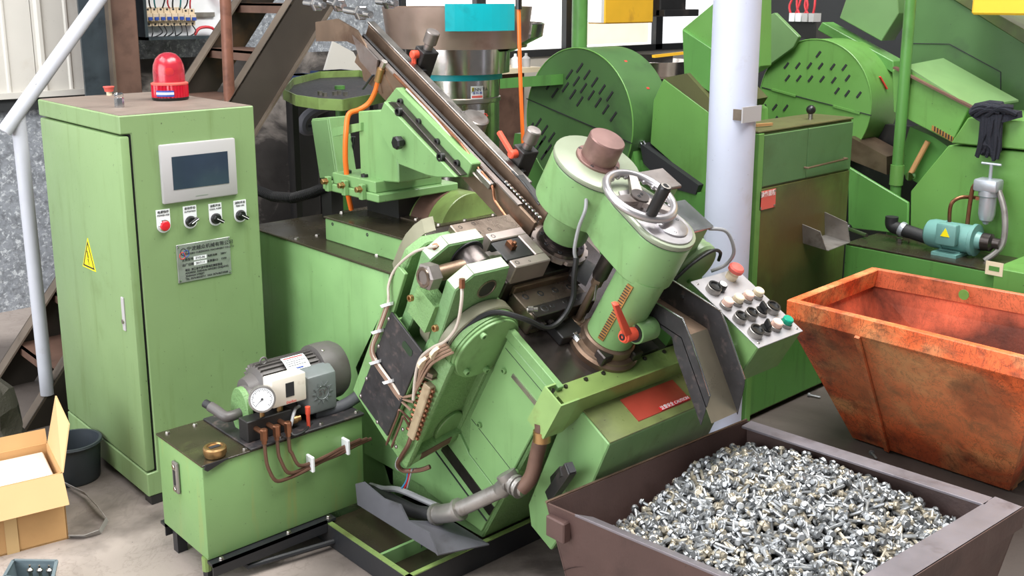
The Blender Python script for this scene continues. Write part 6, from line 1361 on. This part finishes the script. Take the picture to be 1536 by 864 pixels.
pp_ = P('drawing_sheet', G().prism([cw(.03, .018, z_), cw(wd_-.03, .018, z_), cw(wd_-.03, .13, z_), cw(.04, .14, z_)], ZH*.0015), 'paper', ib)
for a, b, c, d in ((.05, .11, .30, .105), (.05, .11, .04, .03), (.04, .03, .3, .03), (.10, .07, .13, .07), (.10, .08, .13, .08), (.10, .06, .13, .06), (.24, .04, .24, .1), (.2, .04, .28, .06)):
    P('print_line', G().bar(cw(a, b, z_+.002), cw(c, d, z_+.002), .0012, .0006), 'grey_rubber', pp_)
P('white_label', G().prism([cw(.12, .20, z_), cw(.30, .20, z_), cw(.30, .24, z_), cw(.12, .24, z_)], ZH*.0012), 'paper', ib)
# bucket behind the carton
c = Z(0, 140, 706); c = Vector((1.30, 4.03, 0))
t = thing('plastic_bucket', 'dark grey plastic bucket standing against the cabinet door', 'bucket', c)
P('shell', G().lathe(c, ZH, [(.088, 0), (.094, .01), (.104, .15), (.11, .155), (.11, .165), (.10, .165), (.09, .015), (0, .012)], 28), 'bucket_grey', t)
P('rim_ring', G().tube([c+Vector((.107*math.cos(k*math.pi/14), .107*math.sin(k*math.pi/14), .158)) for k in range(28)], .006, 6, close=True), 'bucket_grey', t)
# plastic strap loop on the floor
pts = [Z(.02, 98, 726), Z(.03, 128, 741), Z(.03, 148, 762), Z(.015, 161, 779), Z(.012, 150, 798), Z(.006, 128, 806), Z(.004, 104, 806)]
g = G(); sp = []
for i in range(len(pts)-1):
    for k in range(5): sp.append(lerp(pts[i], pts[i+1], k/5))
sp.append(pts[-1])
for i in range(len(sp)-1):
    w1 = Vector((-.006, -.006, .012)); th = Vector((.001, .001, .001))
    g.loft([sp[i]-w1, sp[i]+w1, sp[i]+w1+th, sp[i]-w1+th], [sp[i+1]-w1, sp[i+1]+w1, sp[i+1]+w1+th, sp[i+1]-w1+th])
for v in g.v: v.z = max(v.z, .001)
solo('packing_strap', g, 'strap', 'loose grey plastic packing strap curling from the carton onto the floor', 'strap')
# crate with brass fittings at the bottom edge
zt = .085; q = [Z(zt, 6, 866), Z(zt, 20, 841), Z(zt, 85, 842), Z(zt, 78, 872)]; cc = (q[0]+q[2])/2
t = thing('plastic_crate', 'small grey plastic crate with valve fittings on the floor before the carton', 'crate', (cc.x, cc.y, 0))
lo = [Vector((cc.x+(p.x-cc.x)*.85, cc.y+(p.y-cc.y)*.85, .003)) for p in q]
for i in range(4):
    j = (i+1) % 4; n = (q[j]-q[i]).cross(ZH).normalized(); n = n if n.dot(cc-q[i]) > 0 else -n
    P('crate_wall', G().prism([q[i], q[j], lo[j], lo[i]], n*.004), 'crate_grey', t)
    P('crate_rim', G().bar(q[i], q[j], .010, .008), 'crate_grey', t)
P('crate_floor', G().prism(lo, ZH*.004), 'crate_grey', t)
for k in range(3):
    p = cc+(q[1]-cc)*.25+(q[2]-q[1])*(.08+.22*k)
    f = thing('valve_fitting', 'steel threaded valve fitting with green collar standing in the grey crate', 'fitting', Vector((p.x, p.y, .007)), 'fittings in the grey crate')
    p = Vector((p.x, p.y, .007))
    P('body', G().lathe(p, ZH, [(.012, 0), (.012, .03), (.006, .032), (.006, .06), (.010, .062), (.010, .07), (.003, .076), (.003, .085)], 10), 'steel', f)
    P('collar', G().lathe(p+ZH*.02, ZH, [(.014, 0), (.014, .012), (.008, .013)], 12), 'bg_green_teal', f)
# dark cloth bundle and blue steel panel below the stair
c = Y(4.55, 4, 628); g = G()
for k in range(9):
    a = k/9*6.28; 
g.lathe((c.x-.05, 4.52, 0), ZH, [(.09, 0), (.12, .06), (.10, .12), (.11, .2), (.08, .27), (.04, .31), (0, .32)], 14)
for v in g.v: v += Vector((random.uniform(-.018, .018), random.uniform(-.018, .018), random.uniform(-.01, .01) if v.z > .02 else 0))
solo('cloth_bundle', g, 'cloth_grey', 'dark grey cloth bundle heaped on the floor below the stair', 'cloth')
a = [Y(5.05, 0, 520), Y(5.05, 14, 492), Y(5.05, 60, 560), Y(5.05, 38, 640), Y(5.05, 0, 700)]
